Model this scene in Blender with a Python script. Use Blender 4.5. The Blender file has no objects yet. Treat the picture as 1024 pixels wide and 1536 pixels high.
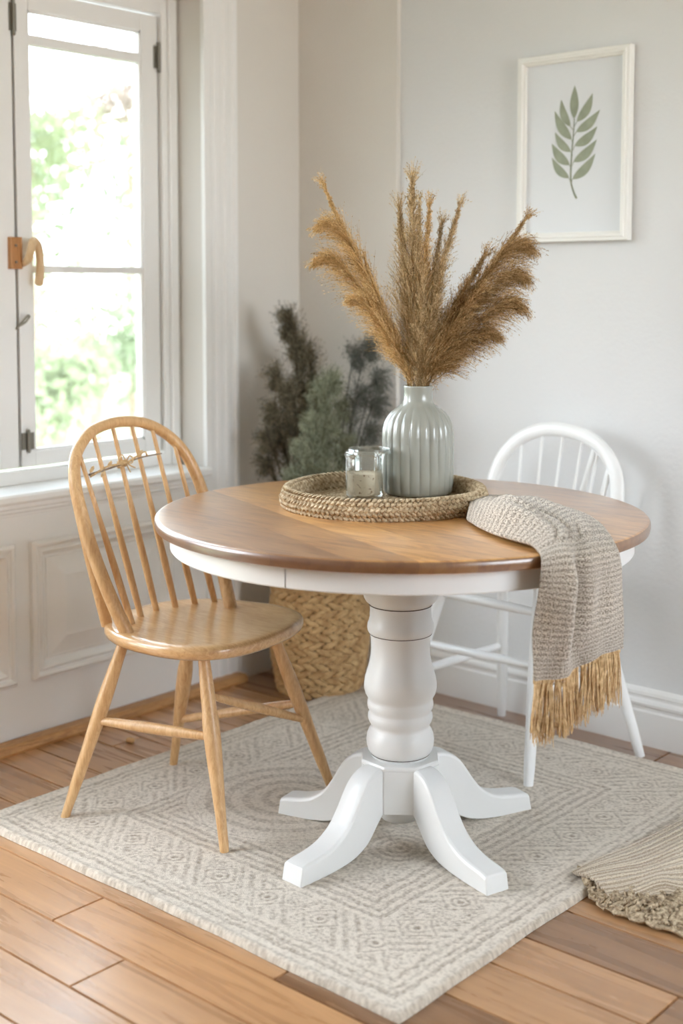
import bpy, math, random
import numpy as np
from mathutils import Vector, Matrix
random.seed(7)
PI = math.pi
sc = bpy.context.scene
COL = sc.collection
V = Vector

# ------------------------------------------------------------------ mesh kit
class MB:
    def __init__(s): s.v = []; s.f = []; s.uv = None
    def add(s, vs, fs):
        n = len(s.v); s.v += [tuple(p) for p in vs]; s.f += [tuple(i + n for i in f) for f in fs]; return s
    def box(s, a, b):
        x0, y0, z0 = a; x1, y1, z1 = b
        return s.add([(x0,y0,z0),(x1,y0,z0),(x1,y1,z0),(x0,y1,z0),(x0,y0,z1),(x1,y0,z1),(x1,y1,z1),(x0,y1,z1)],
                     [(0,3,2,1),(4,5,6,7),(0,1,5,4),(1,2,6,5),(2,3,7,6),(3,0,4,7)])
    def lathe(s, prof, n=48, c=(0,0), rfun=None, cap=True):
        # prof: list of (r, z)
        vs = []; fs = []
        for r, z in prof:
            for i in range(n):
                a = 2*PI*i/n
                rr = r if rfun is None else rfun(r, z, a)
                vs.append((c[0]+rr*math.cos(a), c[1]+rr*math.sin(a), z))
        m = len(prof)
        for j in range(m-1):
            for i in range(n):
                k = (i+1) % n
                fs.append((j*n+i, j*n+k, (j+1)*n+k, (j+1)*n+i))
        if cap:
            fs.append(tuple(reversed(range(n)))); fs.append(tuple((m-1)*n+i for i in range(n)))
        return s.add(vs, fs)
    def tube(s, pts, rad, n=12, flat=1.0, up=None, cap=True, closed=False):
        pts = [V(p) for p in pts]; m = len(pts)
        if not hasattr(rad, '__len__'): rad = [rad]*m
        vs = []; fs = []; nrm = None
        for j, p in enumerate(pts):
            if closed: t = pts[(j+1) % m] - pts[j-1]
            else: t = pts[min(j+1, m-1)] - pts[max(j-1, 0)]
            t.normalize()
            if up is not None:
                a = V(up) - t*t.dot(V(up)); a.normalize()
            else:
                if nrm is None:
                    q = V((0,0,1)) if abs(t.z) < .9 else V((1,0,0))
                    a = q - t*t.dot(q)
                else: a = nrm - t*t.dot(nrm)
                a.normalize(); nrm = a
            b = t.cross(a)
            for i in range(n):
                th = 2*PI*i/n
                vs.append(p + a*(math.cos(th)*rad[j]*flat) + b*(math.sin(th)*rad[j]))
        for j in range(m if closed else m-1):
            for i in range(n):
                k = (i+1) % n; jj = (j+1) % m
                fs.append((j*n+i, j*n+k, jj*n+k, jj*n+i))
        if cap and not closed:
            fs.append(tuple(reversed(range(n)))); fs.append(tuple((m-1)*n+i for i in range(n)))
        return s.add(vs, fs)
    def blob(s, c, ax, up, l, w, h, nu=6, nv=4):
        # ellipsoid: long axis ax (half l), up axis half h, width half w
        ax = V(ax).normalized(); up = V(up); up = (up-ax*ax.dot(up)).normalized(); sd = ax.cross(up); c = V(c)
        vs = [c-ax*l]; fs = []
        for j in range(1, nv):
            t = -1+2*j/nv; r = math.sqrt(max(0, 1-abs(t)**2.4))
            for i in range(nu):
                th = 2*PI*i/nu
                vs.append(c+ax*(l*t)+up*(h*r*math.cos(th))+sd*(w*r*math.sin(th)))
        vs.append(c+ax*l); L = len(vs)-1
        for i in range(nu):
            k = (i+1) % nu
            fs.append((0, 1+k, 1+i))
            for j in range(nv-2): fs.append((1+j*nu+i, 1+j*nu+k, 1+(j+1)*nu+k, 1+(j+1)*nu+i))
            fs.append((1+(nv-2)*nu+i, 1+(nv-2)*nu+k, L))
        return s.add(vs, fs)
    def grid(s, G, nu, nv, flip=False):
        # G: list of nv rows x nu points
        n = len(s.v)
        vs = [p for row in G for p in row]; fs = []
        for j in range(nv-1):
            for i in range(nu-1):
                q = (j*nu+i, j*nu+i+1, (j+1)*nu+i+1, (j+1)*nu+i)
                fs.append(tuple(reversed(q)) if flip else q)
        s.add(vs, fs)
        s.uv = [(i/(nu-1), j/(nv-1)) for j in range(nv) for i in range(nu)]
        return s
    def build(s, name, m, parent=None, smooth=True, bevel=0, seg=2, angle=40, solid=0, sub=0):
        me = bpy.data.meshes.new(name); me.from_pydata(s.v, [], s.f); me.update()
        if s.uv and len(s.uv) == len(s.v):
            l = me.uv_layers.new(name='UVMap')
            for lp in me.loops: l.data[lp.index].uv = s.uv[lp.vertex_index]
        o = bpy.data.objects.new(name, me); COL.objects.link(o)
        if m: me.materials.append(m)
        if smooth:
            me.polygons.foreach_set('use_smooth', [True]*len(me.polygons))
            try: me.set_sharp_from_angle(angle=math.radians(angle))
            except Exception: pass
        if solid:
            d = o.modifiers.new('solid', 'SOLIDIFY'); d.thickness = solid; d.offset = 0
        if bevel:
            d = o.modifiers.new('bevel', 'BEVEL'); d.width = bevel; d.segments = seg; d.limit_method = 'ANGLE'; d.angle_limit = math.radians(35)
        if sub:
            d = o.modifiers.new('sub', 'SUBSURF'); d.levels = sub; d.render_levels = sub
        if parent is not None:
            o.parent = parent
            o.matrix_parent_inverse = Matrix.Translation(-parent.location)
        return o

def tag(o, label=None, cat=None, group=None, kind=None):
    if label: o['label'] = label
    if cat: o['category'] = cat
    if group: o['group'] = group
    if kind: o['kind'] = kind
    return o
def thing(name, loc, label, cat, group=None):
    o = bpy.data.objects.new(name, None); COL.objects.link(o); o.location = loc; o.empty_display_size = .05
    return tag(o, label, cat, group)
def struct(o): o['kind'] = 'structure'; return o
def crom(P, t):
    # catmull-rom through P at t in [0, len-1]
    n = len(P)-1; i = min(int(t), n-1); u = t-i
    g = lambda k: V(P[k]) if 0 <= k <= n else (V(P[0])*2-V(P[1]) if k < 0 else V(P[n])*2-V(P[n-1]))
    a, b, c, d = g(i-1), g(i), g(i+1), g(i+2)
    return 0.5*((2*b)+(c-a)*u+(2*a-5*b+4*c-d)*u*u+(3*b-a-3*c+d)*u**3)
def smooth_path(P, n): return [crom(P, (len(P)-1)*i/(n-1)) for i in range(n)]
def lerp(a, b, t): return a+(b-a)*t

# ------------------------------------------------------------------ materials
def srgb(r, g, b):
    f = lambda c: (c/255/12.92) if c/255 <= .04045 else ((c/255+.055)/1.055)**2.4
    return (f(r), f(g), f(b), 1)
class NT:
    def __init__(s, name):
        s.m = bpy.data.materials.new(name); s.m.use_nodes = True; s.t = s.m.node_tree; s.t.nodes.clear()
        s.out = s.t.nodes.new('ShaderNodeOutputMaterial')
    def n(s, typ, **kw):
        x = s.t.nodes.new('ShaderNode'+typ)
        for k, v in kw.items():
            if k == 'ins':
                for a, b in v.items():
                    if isinstance(b, bpy.types.NodeSocket): s.t.links.new(b, x.inputs[a])
                    else: x.inputs[a].default_value = b
            else: setattr(x, k, v)
        return x
    def math(s, op, a, b=0.0, clamp=False):
        x = s.n('Math', operation=op, use_clamp=clamp)
        for i, q in enumerate((a, b)):
            if isinstance(q, bpy.types.NodeSocket): s.t.links.new(q, x.inputs[i])
            else: x.inputs[i].default_value = q
        return x.outputs[0]
    def ramp(s, fac, stops):
        x = s.n('ValToRGB'); s.t.links.new(fac, x.inputs[0]); e = x.color_ramp.elements
        while len(e) < len(stops): e.new(.5)
        for k, (p, c) in enumerate(stops): e[k].position = p; e[k].color = c
        return x.outputs[0]
    def mix(s, fac, a, b, mode='MIX'):
        x = s.n('Mix', data_type='RGBA', blend_type=mode)
        for i, q in ((0, fac), (6, a), (7, b)):
            if isinstance(q, bpy.types.NodeSocket): s.t.links.new(q, x.inputs[i])
            else: x.inputs[i].default_value = q
        return x.outputs[2]
    def coords(s, kind='Object', scale=(1,1,1), rot=(0,0,0), loc=(0,0,0)):
        c = s.n('TexCoord'); mp = s.n('Mapping', ins={'Scale': scale, 'Rotation': rot, 'Location': loc})
        s.t.links.new(c.outputs[kind], mp.inputs[0]); return mp.outputs[0]
    def noise(s, vec, scale, detail=3, rough=.5, dist=0):
        return s.n('TexNoise', ins={'Vector': vec, 'Scale': scale, 'Detail': detail, 'Roughness': rough, 'Distortion': dist}).outputs[0]
    def bump(s, h, strength, dist=.01):
        return s.n('Bump', ins={'Height': h, 'Strength': strength, 'Distance': dist}).outputs[0]
    def pbr(s, color, rough=.5, normal=None, **kw):
        ins = {'Base Color': color, 'Roughness': rough}
        if normal is not None: ins['Normal'] = normal
        ins.update(kw)
        b = s.n('BsdfPrincipled', ins=ins); s.t.links.new(b.outputs[0], s.out.inputs[0]); return s.m

def mat_paint(name, c, rough=.4, bump=.0, bs=300, coat=0):
    t = NT(name); v = t.coords()
    col = t.mix(t.noise(v, 3, 2), c, tuple(x*.95 for x in c[:3])+(1,))
    nm = t.bump(t.noise(v, bs, 3), bump, .002) if bump else None
    return t.pbr(col, rough, nm, **({'Coat Weight': coat, 'Coat Roughness': .2} if coat else {}))
def mat_wood(name, light, dark, scale=(1,1,1), rough=.4, knots=.0, coat=.0, gs=1.0, blot=.5, bump=.15):
    t = NT(name); v = t.coords(scale=scale)
    g = t.noise(v, 14*gs, 6, .6, 1.2)
    fine = t.noise(v, 90*gs, 3, .6)
    big = t.noise(t.coords(), 5, 2)
    f = t.math('ADD', t.math('MULTIPLY', g, .75), t.math('MULTIPLY', fine, .25))
    c = t.ramp(f, [(.32, dark), (.62, light)])
    mid = tuple((a*.55+b*.45) for a, b in zip(light, dark))
    c = t.mix(t.math('MULTIPLY', t.math('SUBTRACT', big, .42, True), blot*2.5, True), c, mid)
    return t.pbr(c, rough, t.bump(f, bump, .001), **({'Coat Weight': coat, 'Coat Roughness': .15} if coat else {}))

M = {}
M['wall'] = mat_paint('wall_plaster', srgb(224, 224, 224), .85, .5, 70)
M['wall_left'] = mat_paint('wall_plaster_warm', srgb(224, 219, 212), .85, .3, 70)
M['trim'] = mat_paint('painted_joinery', srgb(240, 239, 237), .42)
M['ceil'] = mat_paint('ceiling_paint', srgb(238, 238, 236), .9)
M['twhite'] = mat_paint('table_white_paint', srgb(228, 228, 226), .33, .05, 40)
M['cwhite'] = mat_paint('chair_white_paint', srgb(240, 240, 239), .3)
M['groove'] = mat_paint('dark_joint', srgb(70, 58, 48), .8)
M['chairwood'] = mat_wood('honey_beech', srgb(222, 184, 134), srgb(188, 140, 90), (7, 7, 1.2), .38, coat=.15)
M['seatwood'] = mat_wood('honey_seat_elm', srgb(226, 186, 134), srgb(196, 146, 94), (1.0, 6, 6), .32, coat=.9)
M['strip'] = mat_wood('threshold_wood', srgb(205, 158, 104), srgb(150, 100, 58), (8, 1, 8), .45)
M['handle_wood'] = mat_wood('pale_handle_wood', srgb(222, 192, 152), srgb(190, 150, 105), (8, 8, 1), .5)
M['handle_plate'] = mat_wood('handle_plate_wood', srgb(196, 142, 88), srgb(150, 98, 55), (8, 8, 1), .5)
M['metal'] = NT('aged_steel'); _t = M['metal']; M['metal'] = _t.pbr(srgb(135, 130, 120), .35, Metallic=1.0)
M['frame'] = mat_paint('picture_frame_white', srgb(238, 236, 231), .45)
M['paper'] = mat_paint('art_paper', srgb(226, 228, 231), .8)
_t = NT('leaf_print'); _v = _t.coords()
M['leaf'] = _t.pbr(_t.mix(_t.noise(_v, 40, 4), srgb(134, 140, 120), srgb(168, 174, 154)), .8)
M['leafstem'] = mat_paint('stem_print', srgb(138, 144, 122), .8)

def mat_floor():
    t = NT('oak_floorboards')
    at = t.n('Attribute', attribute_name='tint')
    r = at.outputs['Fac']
    off = t.n('CombineXYZ', ins={'X': t.math('MULTIPLY', r, 37.0), 'Y': t.math('MULTIPLY', r, 11.0), 'Z': 0.0})
    va = t.n('VectorMath', operation='ADD', ins={0: t.coords(scale=(.7, 9, 1)), 1: off.outputs[0]})
    g = t.noise(va.outputs[0], 2.6, 5, .55, 1.0)
    fine = t.noise(t.coords(scale=(4, 160, 1)), 5, 3)
    f = t.math('ADD', t.math('MULTIPLY', g, .8), t.math('MULTIPLY', fine, .2))
    c = t.ramp(f, [(.28, srgb(138, 100, 68)), (.5, srgb(170, 128, 88)), (.72, srgb(192, 150, 108))])
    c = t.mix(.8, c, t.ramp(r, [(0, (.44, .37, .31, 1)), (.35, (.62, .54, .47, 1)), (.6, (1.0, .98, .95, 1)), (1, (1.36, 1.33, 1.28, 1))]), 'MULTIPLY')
    kn = t.n('TexVoronoi', ins={'Vector': t.coords(scale=(1, 1.9, 1)), 'Scale': 3.1})
    k = t.math('SUBTRACT', 1.0, t.math('MULTIPLY', kn.outputs[0], 22.0), True)
    c = t.mix(t.math('MULTIPLY', k, .8), c, srgb(84, 54, 36))
    rough = t.math('ADD', .2, t.math('MULTIPLY', g, .16))
    return t.pbr(c, rough, t.bump(f, .12, .001), **{'Coat Weight': 1.0, 'Coat Roughness': .34, 'Coat IOR': 1.6})
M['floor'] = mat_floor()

def mat_tabletop():
    t = NT('acacia_tabletop')
    co = t.n('TexCoord'); sep = t.n('SeparateXYZ', ins={0: co.outputs['Object']})
    y = t.math('ADD', t.math('MULTIPLY', sep.outputs[1], .94), t.math('MULTIPLY', sep.outputs[0], .342))
    xr = t.math('SUBTRACT', t.math('MULTIPLY', sep.outputs[0], .94), t.math('MULTIPLY', sep.outputs[1], .342))
    idx = t.math('FLOOR', t.math('DIVIDE', t.math('ADD', y, .60), .110))
    x2 = t.math('FLOOR', t.math('DIVIDE', t.math('ADD', xr, t.math('MULTIPLY', idx, .37)), .8))
    wn = t.n('TexWhiteNoise', noise_dimensions='2D', ins={'Vector': t.n('CombineXYZ', ins={0: idx, 1: x2, 2: 0.0}).outputs[0]})
    r = wn.outputs[0]
    off = t.n('CombineXYZ', ins={0: t.math('MULTIPLY', r, 31.0), 1: t.math('MULTIPLY', r, 17.0), 2: 0.0})
    va = t.n('VectorMath', operation='ADD', ins={0: t.coords(scale=(1.5, 11, 4), rot=(0, 0, .349)), 1: off.outputs[0]})
    g = t.noise(va.outputs[0], 3.4, 7, .6, 1.6)
    c = t.ramp(g, [(.30, srgb(150, 100, 54)), (.5, srgb(204, 154, 94)), (.68, srgb(224, 180, 120))])
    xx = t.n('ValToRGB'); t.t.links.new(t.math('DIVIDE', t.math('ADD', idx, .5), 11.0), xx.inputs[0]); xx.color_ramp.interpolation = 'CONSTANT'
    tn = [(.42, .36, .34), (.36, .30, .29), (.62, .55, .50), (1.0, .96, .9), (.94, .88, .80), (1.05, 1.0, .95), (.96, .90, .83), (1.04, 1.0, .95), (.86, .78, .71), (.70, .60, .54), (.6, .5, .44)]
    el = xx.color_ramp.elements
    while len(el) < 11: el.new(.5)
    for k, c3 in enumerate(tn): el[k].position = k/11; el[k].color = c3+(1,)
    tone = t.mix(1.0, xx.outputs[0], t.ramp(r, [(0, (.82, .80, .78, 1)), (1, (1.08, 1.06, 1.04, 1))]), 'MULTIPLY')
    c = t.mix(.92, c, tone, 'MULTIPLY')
    fr = t.math('FRACT', t.math('DIVIDE', t.math('ADD', y, .60), .110))
    line = t.math('LESS_THAN', fr, .012)
    c = t.mix(t.math('MULTIPLY', line, .5), c, srgb(96, 62, 38))
    # darker brown rim around the outer edge of the boards
    rad = t.n('VectorMath', operation='LENGTH', ins={0: t.n('CombineXYZ', ins={0: sep.outputs[0], 1: sep.outputs[1], 2: 0.0}).outputs[0]})
    e = t.math('GREATER_THAN', rad.outputs['Value'], .5755)
    c = t.mix(t.math('MULTIPLY', e, .78), c, srgb(92, 56, 32))
    return t.pbr(c, .3, t.bump(g, .1, .001), **{'Coat Weight': 1.0, 'Coat Roughness': .30, 'Coat IOR': 1.6})
M['top'] = mat_tabletop()

def mat_fibre(name, a, b, sc_=60, rough=.8, bump=.3, bscale=400):
    t = NT(name); v = t.coords()
    c = t.ramp(t.noise(v, sc_, 4, .6), [(.3, b), (.65, a)])
    return t.pbr(c, rough, t.bump(t.noise(v, bscale, 2), bump, .002))
M['jute'] = mat_fibre('jute_braid', srgb(206, 188, 158), srgb(136, 112, 80), 90, .9, .6, 500)
M['basket'] = mat_fibre('water_hyacinth', srgb(216, 182, 132), srgb(176, 136, 88), 30, .7, .4, 200)
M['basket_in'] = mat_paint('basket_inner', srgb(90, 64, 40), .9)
M['tassel'] = mat_fibre('tassel_yarn', srgb(226, 198, 152), srgb(168, 130, 84), 90, .75)
def mat_knit(name, light, dark, rows, fine, rough=.95, rowmix=.35, bstr=.9):
    t = NT(name); uv = t.coords('UV')
    n = t.noise(t.coords('UV', scale=fine), 1.0, 2, .7)
    w = t.n('TexWave', wave_type='BANDS', bands_direction='Y', ins={'Vector': uv, 'Scale': rows, 'Distortion': 1.2, 'Detail': 2.0, 'Detail Scale': 3.0})
    f = t.math('ADD', t.math('MULTIPLY', n, 1-rowmix), t.math('MULTIPLY', w.outputs[1], rowmix))
    c = t.ramp(f, [(.41, dark), (.58, light)])
    ob = t.noise(t.coords(), 260, 2, .6)
    h = t.math('ADD', f, t.math('MULTIPLY', ob, .5))
    return t.pbr(c, rough, t.bump(h, bstr, .004), **{'Sheen Weight': .3})
M['throw'] = mat_knit('knitted_throw', srgb(214, 203, 188), srgb(112, 98, 84), 14, (80, 205, 1), rowmix=.08)
M['floorthrow'] = mat_knit('ribbed_throw', srgb(212, 198, 176), srgb(160, 142, 120), 9, (130, 90, 1), rowmix=.22)
M['frill'] = mat_fibre('frilled_edge', srgb(200, 182, 154), srgb(112, 92, 70), 120, .95, .8, 400)
def mat_rug():
    t = NT('woven_rug')
    at = t.n('Attribute', attribute_name='pattern')
    n = t.noise(t.coords(), 330, 3, .7)
    c = t.mix(t.math('MULTIPLY', n, .9), at.outputs['Color'], t.mix(1.0, at.outputs['Color'], (.72, .69, .66, 1), 'MULTIPLY'))
    return t.pbr(c, .95, t.bump(t.noise(t.coords(), 420, 2, .6), .8, .004), **{'Sheen Weight': .25})
M['rug'] = mat_rug()
M['vase'] = mat_paint('sage_glaze', srgb(157, 158, 150), .20, coat=.5)
_t = NT('clear_glass')
_g = _t.n('BsdfGlossy', ins={'Roughness': .02, 'Color': (1, 1, 1, 1)})
_tr = _t.n('BsdfTransparent', ins={'Color': (.97, .985, .98, 1)})
_lw = _t.n('LayerWeight', ins={'Blend': .35})
_mx = _t.n('MixShader', ins={0: _t.math('ADD', .05, _t.math('MULTIPLY', _lw.outputs['Fresnel'], .6)), 1: _tr.outputs[0], 2: _g.outputs[0]})
_t.t.links.new(_mx.outputs[0], _t.out.inputs[0]); M['glass'] = _t.m
_t = NT('wax'); _v = _t.coords()
M['wax'] = _t.pbr(_t.mix(_t.ramp(_t.noise(_v, 120, 2), [(.60, (0, 0, 0, 1)), (.68, (1, 1, 1, 1))]), srgb(232, 216, 192), srgb(150, 116, 84)), .6)
def mat_plume(name, a, b):
    t = NT(name); v = t.coords()
    at = t.n('Attribute', attribute_name='shade'); dk = tuple(x*.55 for x in b[:3])+(1,)
    c = t.ramp(t.math('ADD', t.math('MULTIPLY', at.outputs['Fac'], .7), t.math('MULTIPLY', t.noise(v, 120, 2), .3)), [(.12, dk), (.42, b), (.80, a)])
    d = t.n('BsdfDiffuse', ins={'Color': c}); tl = t.n('BsdfTranslucent', ins={'Color': c})
    mx = t.n('MixShader', ins={0: .25, 1: d.outputs[0], 2: tl.outputs[0]})
    t.t.links.new(mx.outputs[0], t.out.inputs[0]); return t.m
M['pl_gold'] = mat_plume('pampas_gold', srgb(240, 212, 162), srgb(204, 168, 114))
M['pl_pale'] = mat_plume('pampas_pale', srgb(232, 210, 170), srgb(192, 164, 122))
M['pl_brown'] = mat_plume('pampas_brown', srgb(216, 184, 136), srgb(164, 130, 88))
M['dk_green'] = mat_plume('dark_foliage', srgb(158, 148, 126), srgb(104, 97, 82))
M['pale_green'] = mat_plume('sage_foliage', srgb(194, 196, 172), srgb(148, 152, 128))
M['grey_green'] = mat_plume('grey_foliage', srgb(152, 152, 144), srgb(114, 116, 108))
M['leafa'] = mat_plume('garden_leaf_a', srgb(200, 206, 172), srgb(176, 188, 146))
M['leafb'] = mat_plume('garden_leaf_b', srgb(190, 196, 168), srgb(166, 178, 144))
M['leafc'] = mat_plume('garden_leaf_c', srgb(206, 190, 176), srgb(196, 178, 166))
M['bark'] = mat_wood('bark', srgb(150, 130, 110), srgb(100, 84, 66), (3, 3, 1), .9)
M['lawn'] = mat_fibre('garden_ground', srgb(136, 140, 112), srgb(118, 126, 92), 6, .95)

# ------------------------------------------------------------------ room shell
CEIL = 2.75; XR = 4.9; YF = -5.3
def floor():
    b = MB(); tint = []
    ys = [0.02, -.13, -.27, -.41, -.55, -.69, -.83, -.96, -1.10, -1.235, -1.37, -1.505, -1.645, -1.783, -1.92, -2.06, -2.2]
    ys = [.02, -.12, -.26, -.40, -.54, -.68, -.82, -.93, -1.037, -1.19, -1.32, -1.47, -1.645, -1.783, -1.92, -2.06, -2.2]
    while ys[-1] > YF: ys.append(ys[-1]-.14)
    joints = {12: [.1, .942, 2.3, 3.6], 13: [-.0, 1.182, 2.5, 3.9], 9: [.5, 2.065, 3.2], 8: [-.05, 1.3, 2.8]}
    rnd = random.Random(3)
    for k in range(len(ys)-1):
        if k in joints: js = joints[k]
        else:
            js = []; x = rnd.uniform(-.1, 1.0)
            while x < XR: js.append(x); x += rnd.uniform(.9, 1.6)
        js = [-.16]+[j for j in js if j > -.1]+[XR]
        for a, c in zip(js, js[1:]):
            g = .0018; n0 = len(b.v)
            x0, x1, y1, y0 = a+g, c-g, ys[k]-g, ys[k+1]+g
            e = .0015
            sh = lambda x: 0.0
            b.add([(x0,y0,-.006),(x1,y0,-.006),(x1,y1,-.006),(x0,y1,-.006),
                   (x0+e,y0+e,0),(x1-e,y0+e,0),(x1-e,y1-e,0),(x0+e,y1-e,0)],
                  [(4,5,6,7),(0,1,5,4),(1,2,6,5),(2,3,7,6),(3,0,4,7)])
            r = rnd.uniform(.0, .28) if x0 > 1.3 or y1 > -.3 else rnd.uniform(.66, 1.0); tint += [r]*8  # boards paler near left, darker right and back: light falloff put into tint
    n0 = len(b.v)
    b.add([(-.16,YF,-.006),(XR,YF,-.006),(XR,.02,-.006),(-.16,.02,-.006)], [(0,1,2,3)]); tint += [0]*4
    b.add([(-.16,YF,-.08),(XR,YF,-.08),(XR,.02,-.08),(-.16,.02,-.08)], [(3,2,1,0)]); tint += [0]*4
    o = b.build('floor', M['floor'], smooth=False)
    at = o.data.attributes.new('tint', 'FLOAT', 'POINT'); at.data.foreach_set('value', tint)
    struct(o)
floor()

# left wall (plane x=0) with window openings
WX = -.17
def wall_left():
    b = MB()
    ops = [(-1.70, -.47, .725, 2.24), (-3.30, -2.02, .12, 2.45)]
    ys = [0.02]; 
    last = .02
    for (a, c, z0, z1) in ops:
        b.box((WX, c, 0), (0, last, CEIL)); last = a
        b.box((WX, a, 0), (0, c, z0)); b.box((WX, a, z1), (0, c, CEIL))
    b.box((WX, YF, 0), (0, last, CEIL))
    struct(b.build('wall_left', M['wall_left'], smooth=False))
wall_left()
b = MB(); b.box((-.17, 0, -.02), (XR, .15, CEIL))
struct(b.build('wall_back', M['wall'], smooth=False))
b = MB(); b.box((0, -.018, 0), (.436, 0, CEIL)); struct(b.build('wall_corner', M['wall_left'], smooth=False))
b = MB(); b.box((-.17, YF, CEIL), (XR, .15, CEIL+.1)); struct(b.build('ceiling', M['ceil'], smooth=False))
b = MB()   # unseen right wall; wide opening added to brighten the left wall
b.box((XR, YF, 0), (XR+.15, .15, .9)); b.box((XR, YF, 2.3), (XR+.15, .15, CEIL)); b.box((XR, -.3, .9), (XR+.15, .15, 2.3)); b.box((XR, YF, .9), (XR+.15, -2.1, 2.3))
struct(b.build('wall_right', M['wall'], smooth=False))
b = MB()
b.box((-.17, YF-.15, 0), (XR+.15, YF, CEIL))
struct(b.build('wall_rear', M['wall'], smooth=False))

# back baseboard: stepped profile
def baseboard(name, p0, p1, nrm, h=.165, m=None):
    prof = [(0, 0), (.020, 0), (.020, .098), (.017, .104), (.017, .112), (.021, .116), (.022, .124), (.019, .131), (.013, .136), (.013, .142), (.016, .147), (.014, .156), (.006, .163), (0, h)]
    b = MB(); n = V(nrm)
    vs = []
    for p in (V(p0), V(p1)):
        for d, z in prof: vs.append(p+n*d+V((0, 0, z)))
    k = len(prof); fs = [(i, i+1, k+i+1, k+i) for i in range(k-1)]+[tuple(range(k)), tuple(reversed(range(k, 2*k)))]
    b.add(vs, fs); return struct(b.build(name, m or M['trim'], smooth=True, angle=25))
baseboard('baseboard_back', (.436, 0, 0), (XR, 0, 0), (0, -1, 0))
baseboard('baseboard_corner', (0, -.018, 0), (.436, -.018, 0), (0, -1, 0))
baseboard('baseboard_left', (0, -.33, 0), (0, -.045, 0), (1, 0, 0))

# fluted casing at the end of the window bay
b = MB()
prof = [(-.475, .0), (-.475, .016), (-.452, .018), (-.447, .015), (-.432, .015), (-.427, .018), (-.412, .019), (-.407, .016), (-.392, .016), (-.387, .02), (-.372, .02), (-.366, .017), (-.352, .017), (-.346, .022), (-.334, .022), (-.334, 0)]
vs = [(d, y, z) for z in (0.0, CEIL) for y, d in prof]; k = len(prof)
b.add(vs, [(i+1, i, k+i, k+i+1) for i in range(k-1)]+[tuple(reversed(range(k))), tuple(range(k, 2*k))])
struct(b.build('trim_1', M['trim'], smooth=False))

# wainscot under the window: flat board and raised panels, chair rail
b = MB(); b.box((0, -1.9, .022), (.008, -.476, .725)); struct(b.build('trim_2', M['trim'], smooth=False))
def panel(n, y0, y1, z0, z1):
    # nested rings from outside to in: (inset, height)
    rings = [(0, .000), (.000, .016), (.008, .022), (.015, .020), (.019, .012), (.023, .012), (.031, .018), (.040, .008), (.047, .001), (.052, .001), (.056, .006), (.060, .006), (.112, .020), (.116, .020)]
    b = MB(); vs = []
    for ins, h in rings:
        vs += [(.008+h, y0+ins, z0+ins), (.008+h, y1-ins, z0+ins), (.008+h, y1-ins, z1-ins), (.008+h, y0+ins, z1-ins)]
    fs = []
    for j in range(len(rings)-1):
        for i in range(4):
            k = (i+1) % 4; fs.append((4*j+i, 4*j+k, 4*j+4+k, 4*j+4+i))
    L = 4*(len(rings)-1); fs.append((L, L+1, L+2, L+3)); b.add(vs, fs)
    return struct(b.build('trim_%d' % n, M['trim'], smooth=False))
panel(3, -1.165, -.63, .185, .590)
panel(4, -1.78, -1.222, .185, .590)
b = MB()
prof = [(-.125, .735), (.036, .735), (.042, .729), (.042, .715), (.036, .708), (.024, .704), (.024, .694), (.018, .688), (.018, .682), (.012, .676), (.010, .668), (.004, .664), (-.125, .664)]
vs = [(x, y, z) for y in (-1.9, -.476) for x, z in prof]; k = len(prof)
b.add(vs, [(i, i+1, k+i+1, k+i) for i in range(k-1)]+[(k-1, 0, k, 2*k-1), tuple(reversed(range(k))), tuple(range(k, 2*k))])
struct(b.build('trim_5', M['trim'], smooth=False))
# wooden threshold strip along the skirting
b = MB(); prof = [(.0, 0), (.052, 0), (.054, .008), (.050, .020), (.040, .026), (.0, .026)]
vs = [(x+.012, y, z) for y in (-2.1, -.34) for x, z in prof]; k = len(prof)
b.add(vs, [(i, i+1, k+i+1, k+i) for i in range(k-1)]+[tuple(reversed(range(k))), tuple(range(k, 2*k))])
struct(b.build('trim_6', M['strip'], smooth=False))

# ------------------------------------------------------------------ windows
def sash(parent, y0, y1, z0, z1, x=-.135, stile=.05, bars=(1.372, 2.045), rtop=.055, rbot=.045, th=.038):
    f = MB(); X0, X1 = x-th, x
    f.box((X0, y0, z0), (X1, y0+stile, z1)); f.box((X0, y1-stile-.016, z0), (X1, y1, z1))
    f.box((X0, y0+stile, z0), (X1, y1-stile-.016, z0+rbot)); f.box((X0, y0+stile, z1-rtop), (X1, y1-stile-.016, z1))
    for zb, hb in zip(bars, (.022, .030)): f.box((X0+.004, y0+stile, zb-hb/2), (X1-.004, y1-stile-.016, zb+hb/2))
    o = f.build('window_frame', M['trim'], parent, smooth=False, bevel=.002)
    zs = [z0+rbot]+list(bars)+[z1-rtop]
    for a, c in zip(zs, zs[1:]):
        g = MB(); g.box((x-.024, y0+stile-.004, a), (x-.020, y1-stile-.012, c)); g.build('pane', M['glass'], o, smooth=False)
        gl = MB(); e = .007   # glazing bead
        yy0, yy1 = y0+stile, y1-stile-.016
        for (A, B) in (((yy0, a), (yy0+e, c)), ((yy1-e, a), (yy1, c)), ((yy0, a), (yy1, a+e)), ((yy0, c-e), (yy1, c))):
            gl.box((x-.019, A[0], A[1]), (x-.006, B[0], B[1]))
        gl.build('glazing_bead', M['trim'], o, smooth=False)
    return o
w1 = thing('window_1', (-.135, -1.08, .735), None, None); struct(w1)
fr = MB()
fr.box((-.17, -.5335, .735), (-.118, -.462, 2.24)); fr.box((-.17, -1.71, .735), (-.118, -1.665, 2.24))
fr.box((-.17, -1.665, 2.19), (-.118, -.5335, 2.24)); fr.box((-.17, -1.665, .735), (-.118, -.5335, .775))
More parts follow.
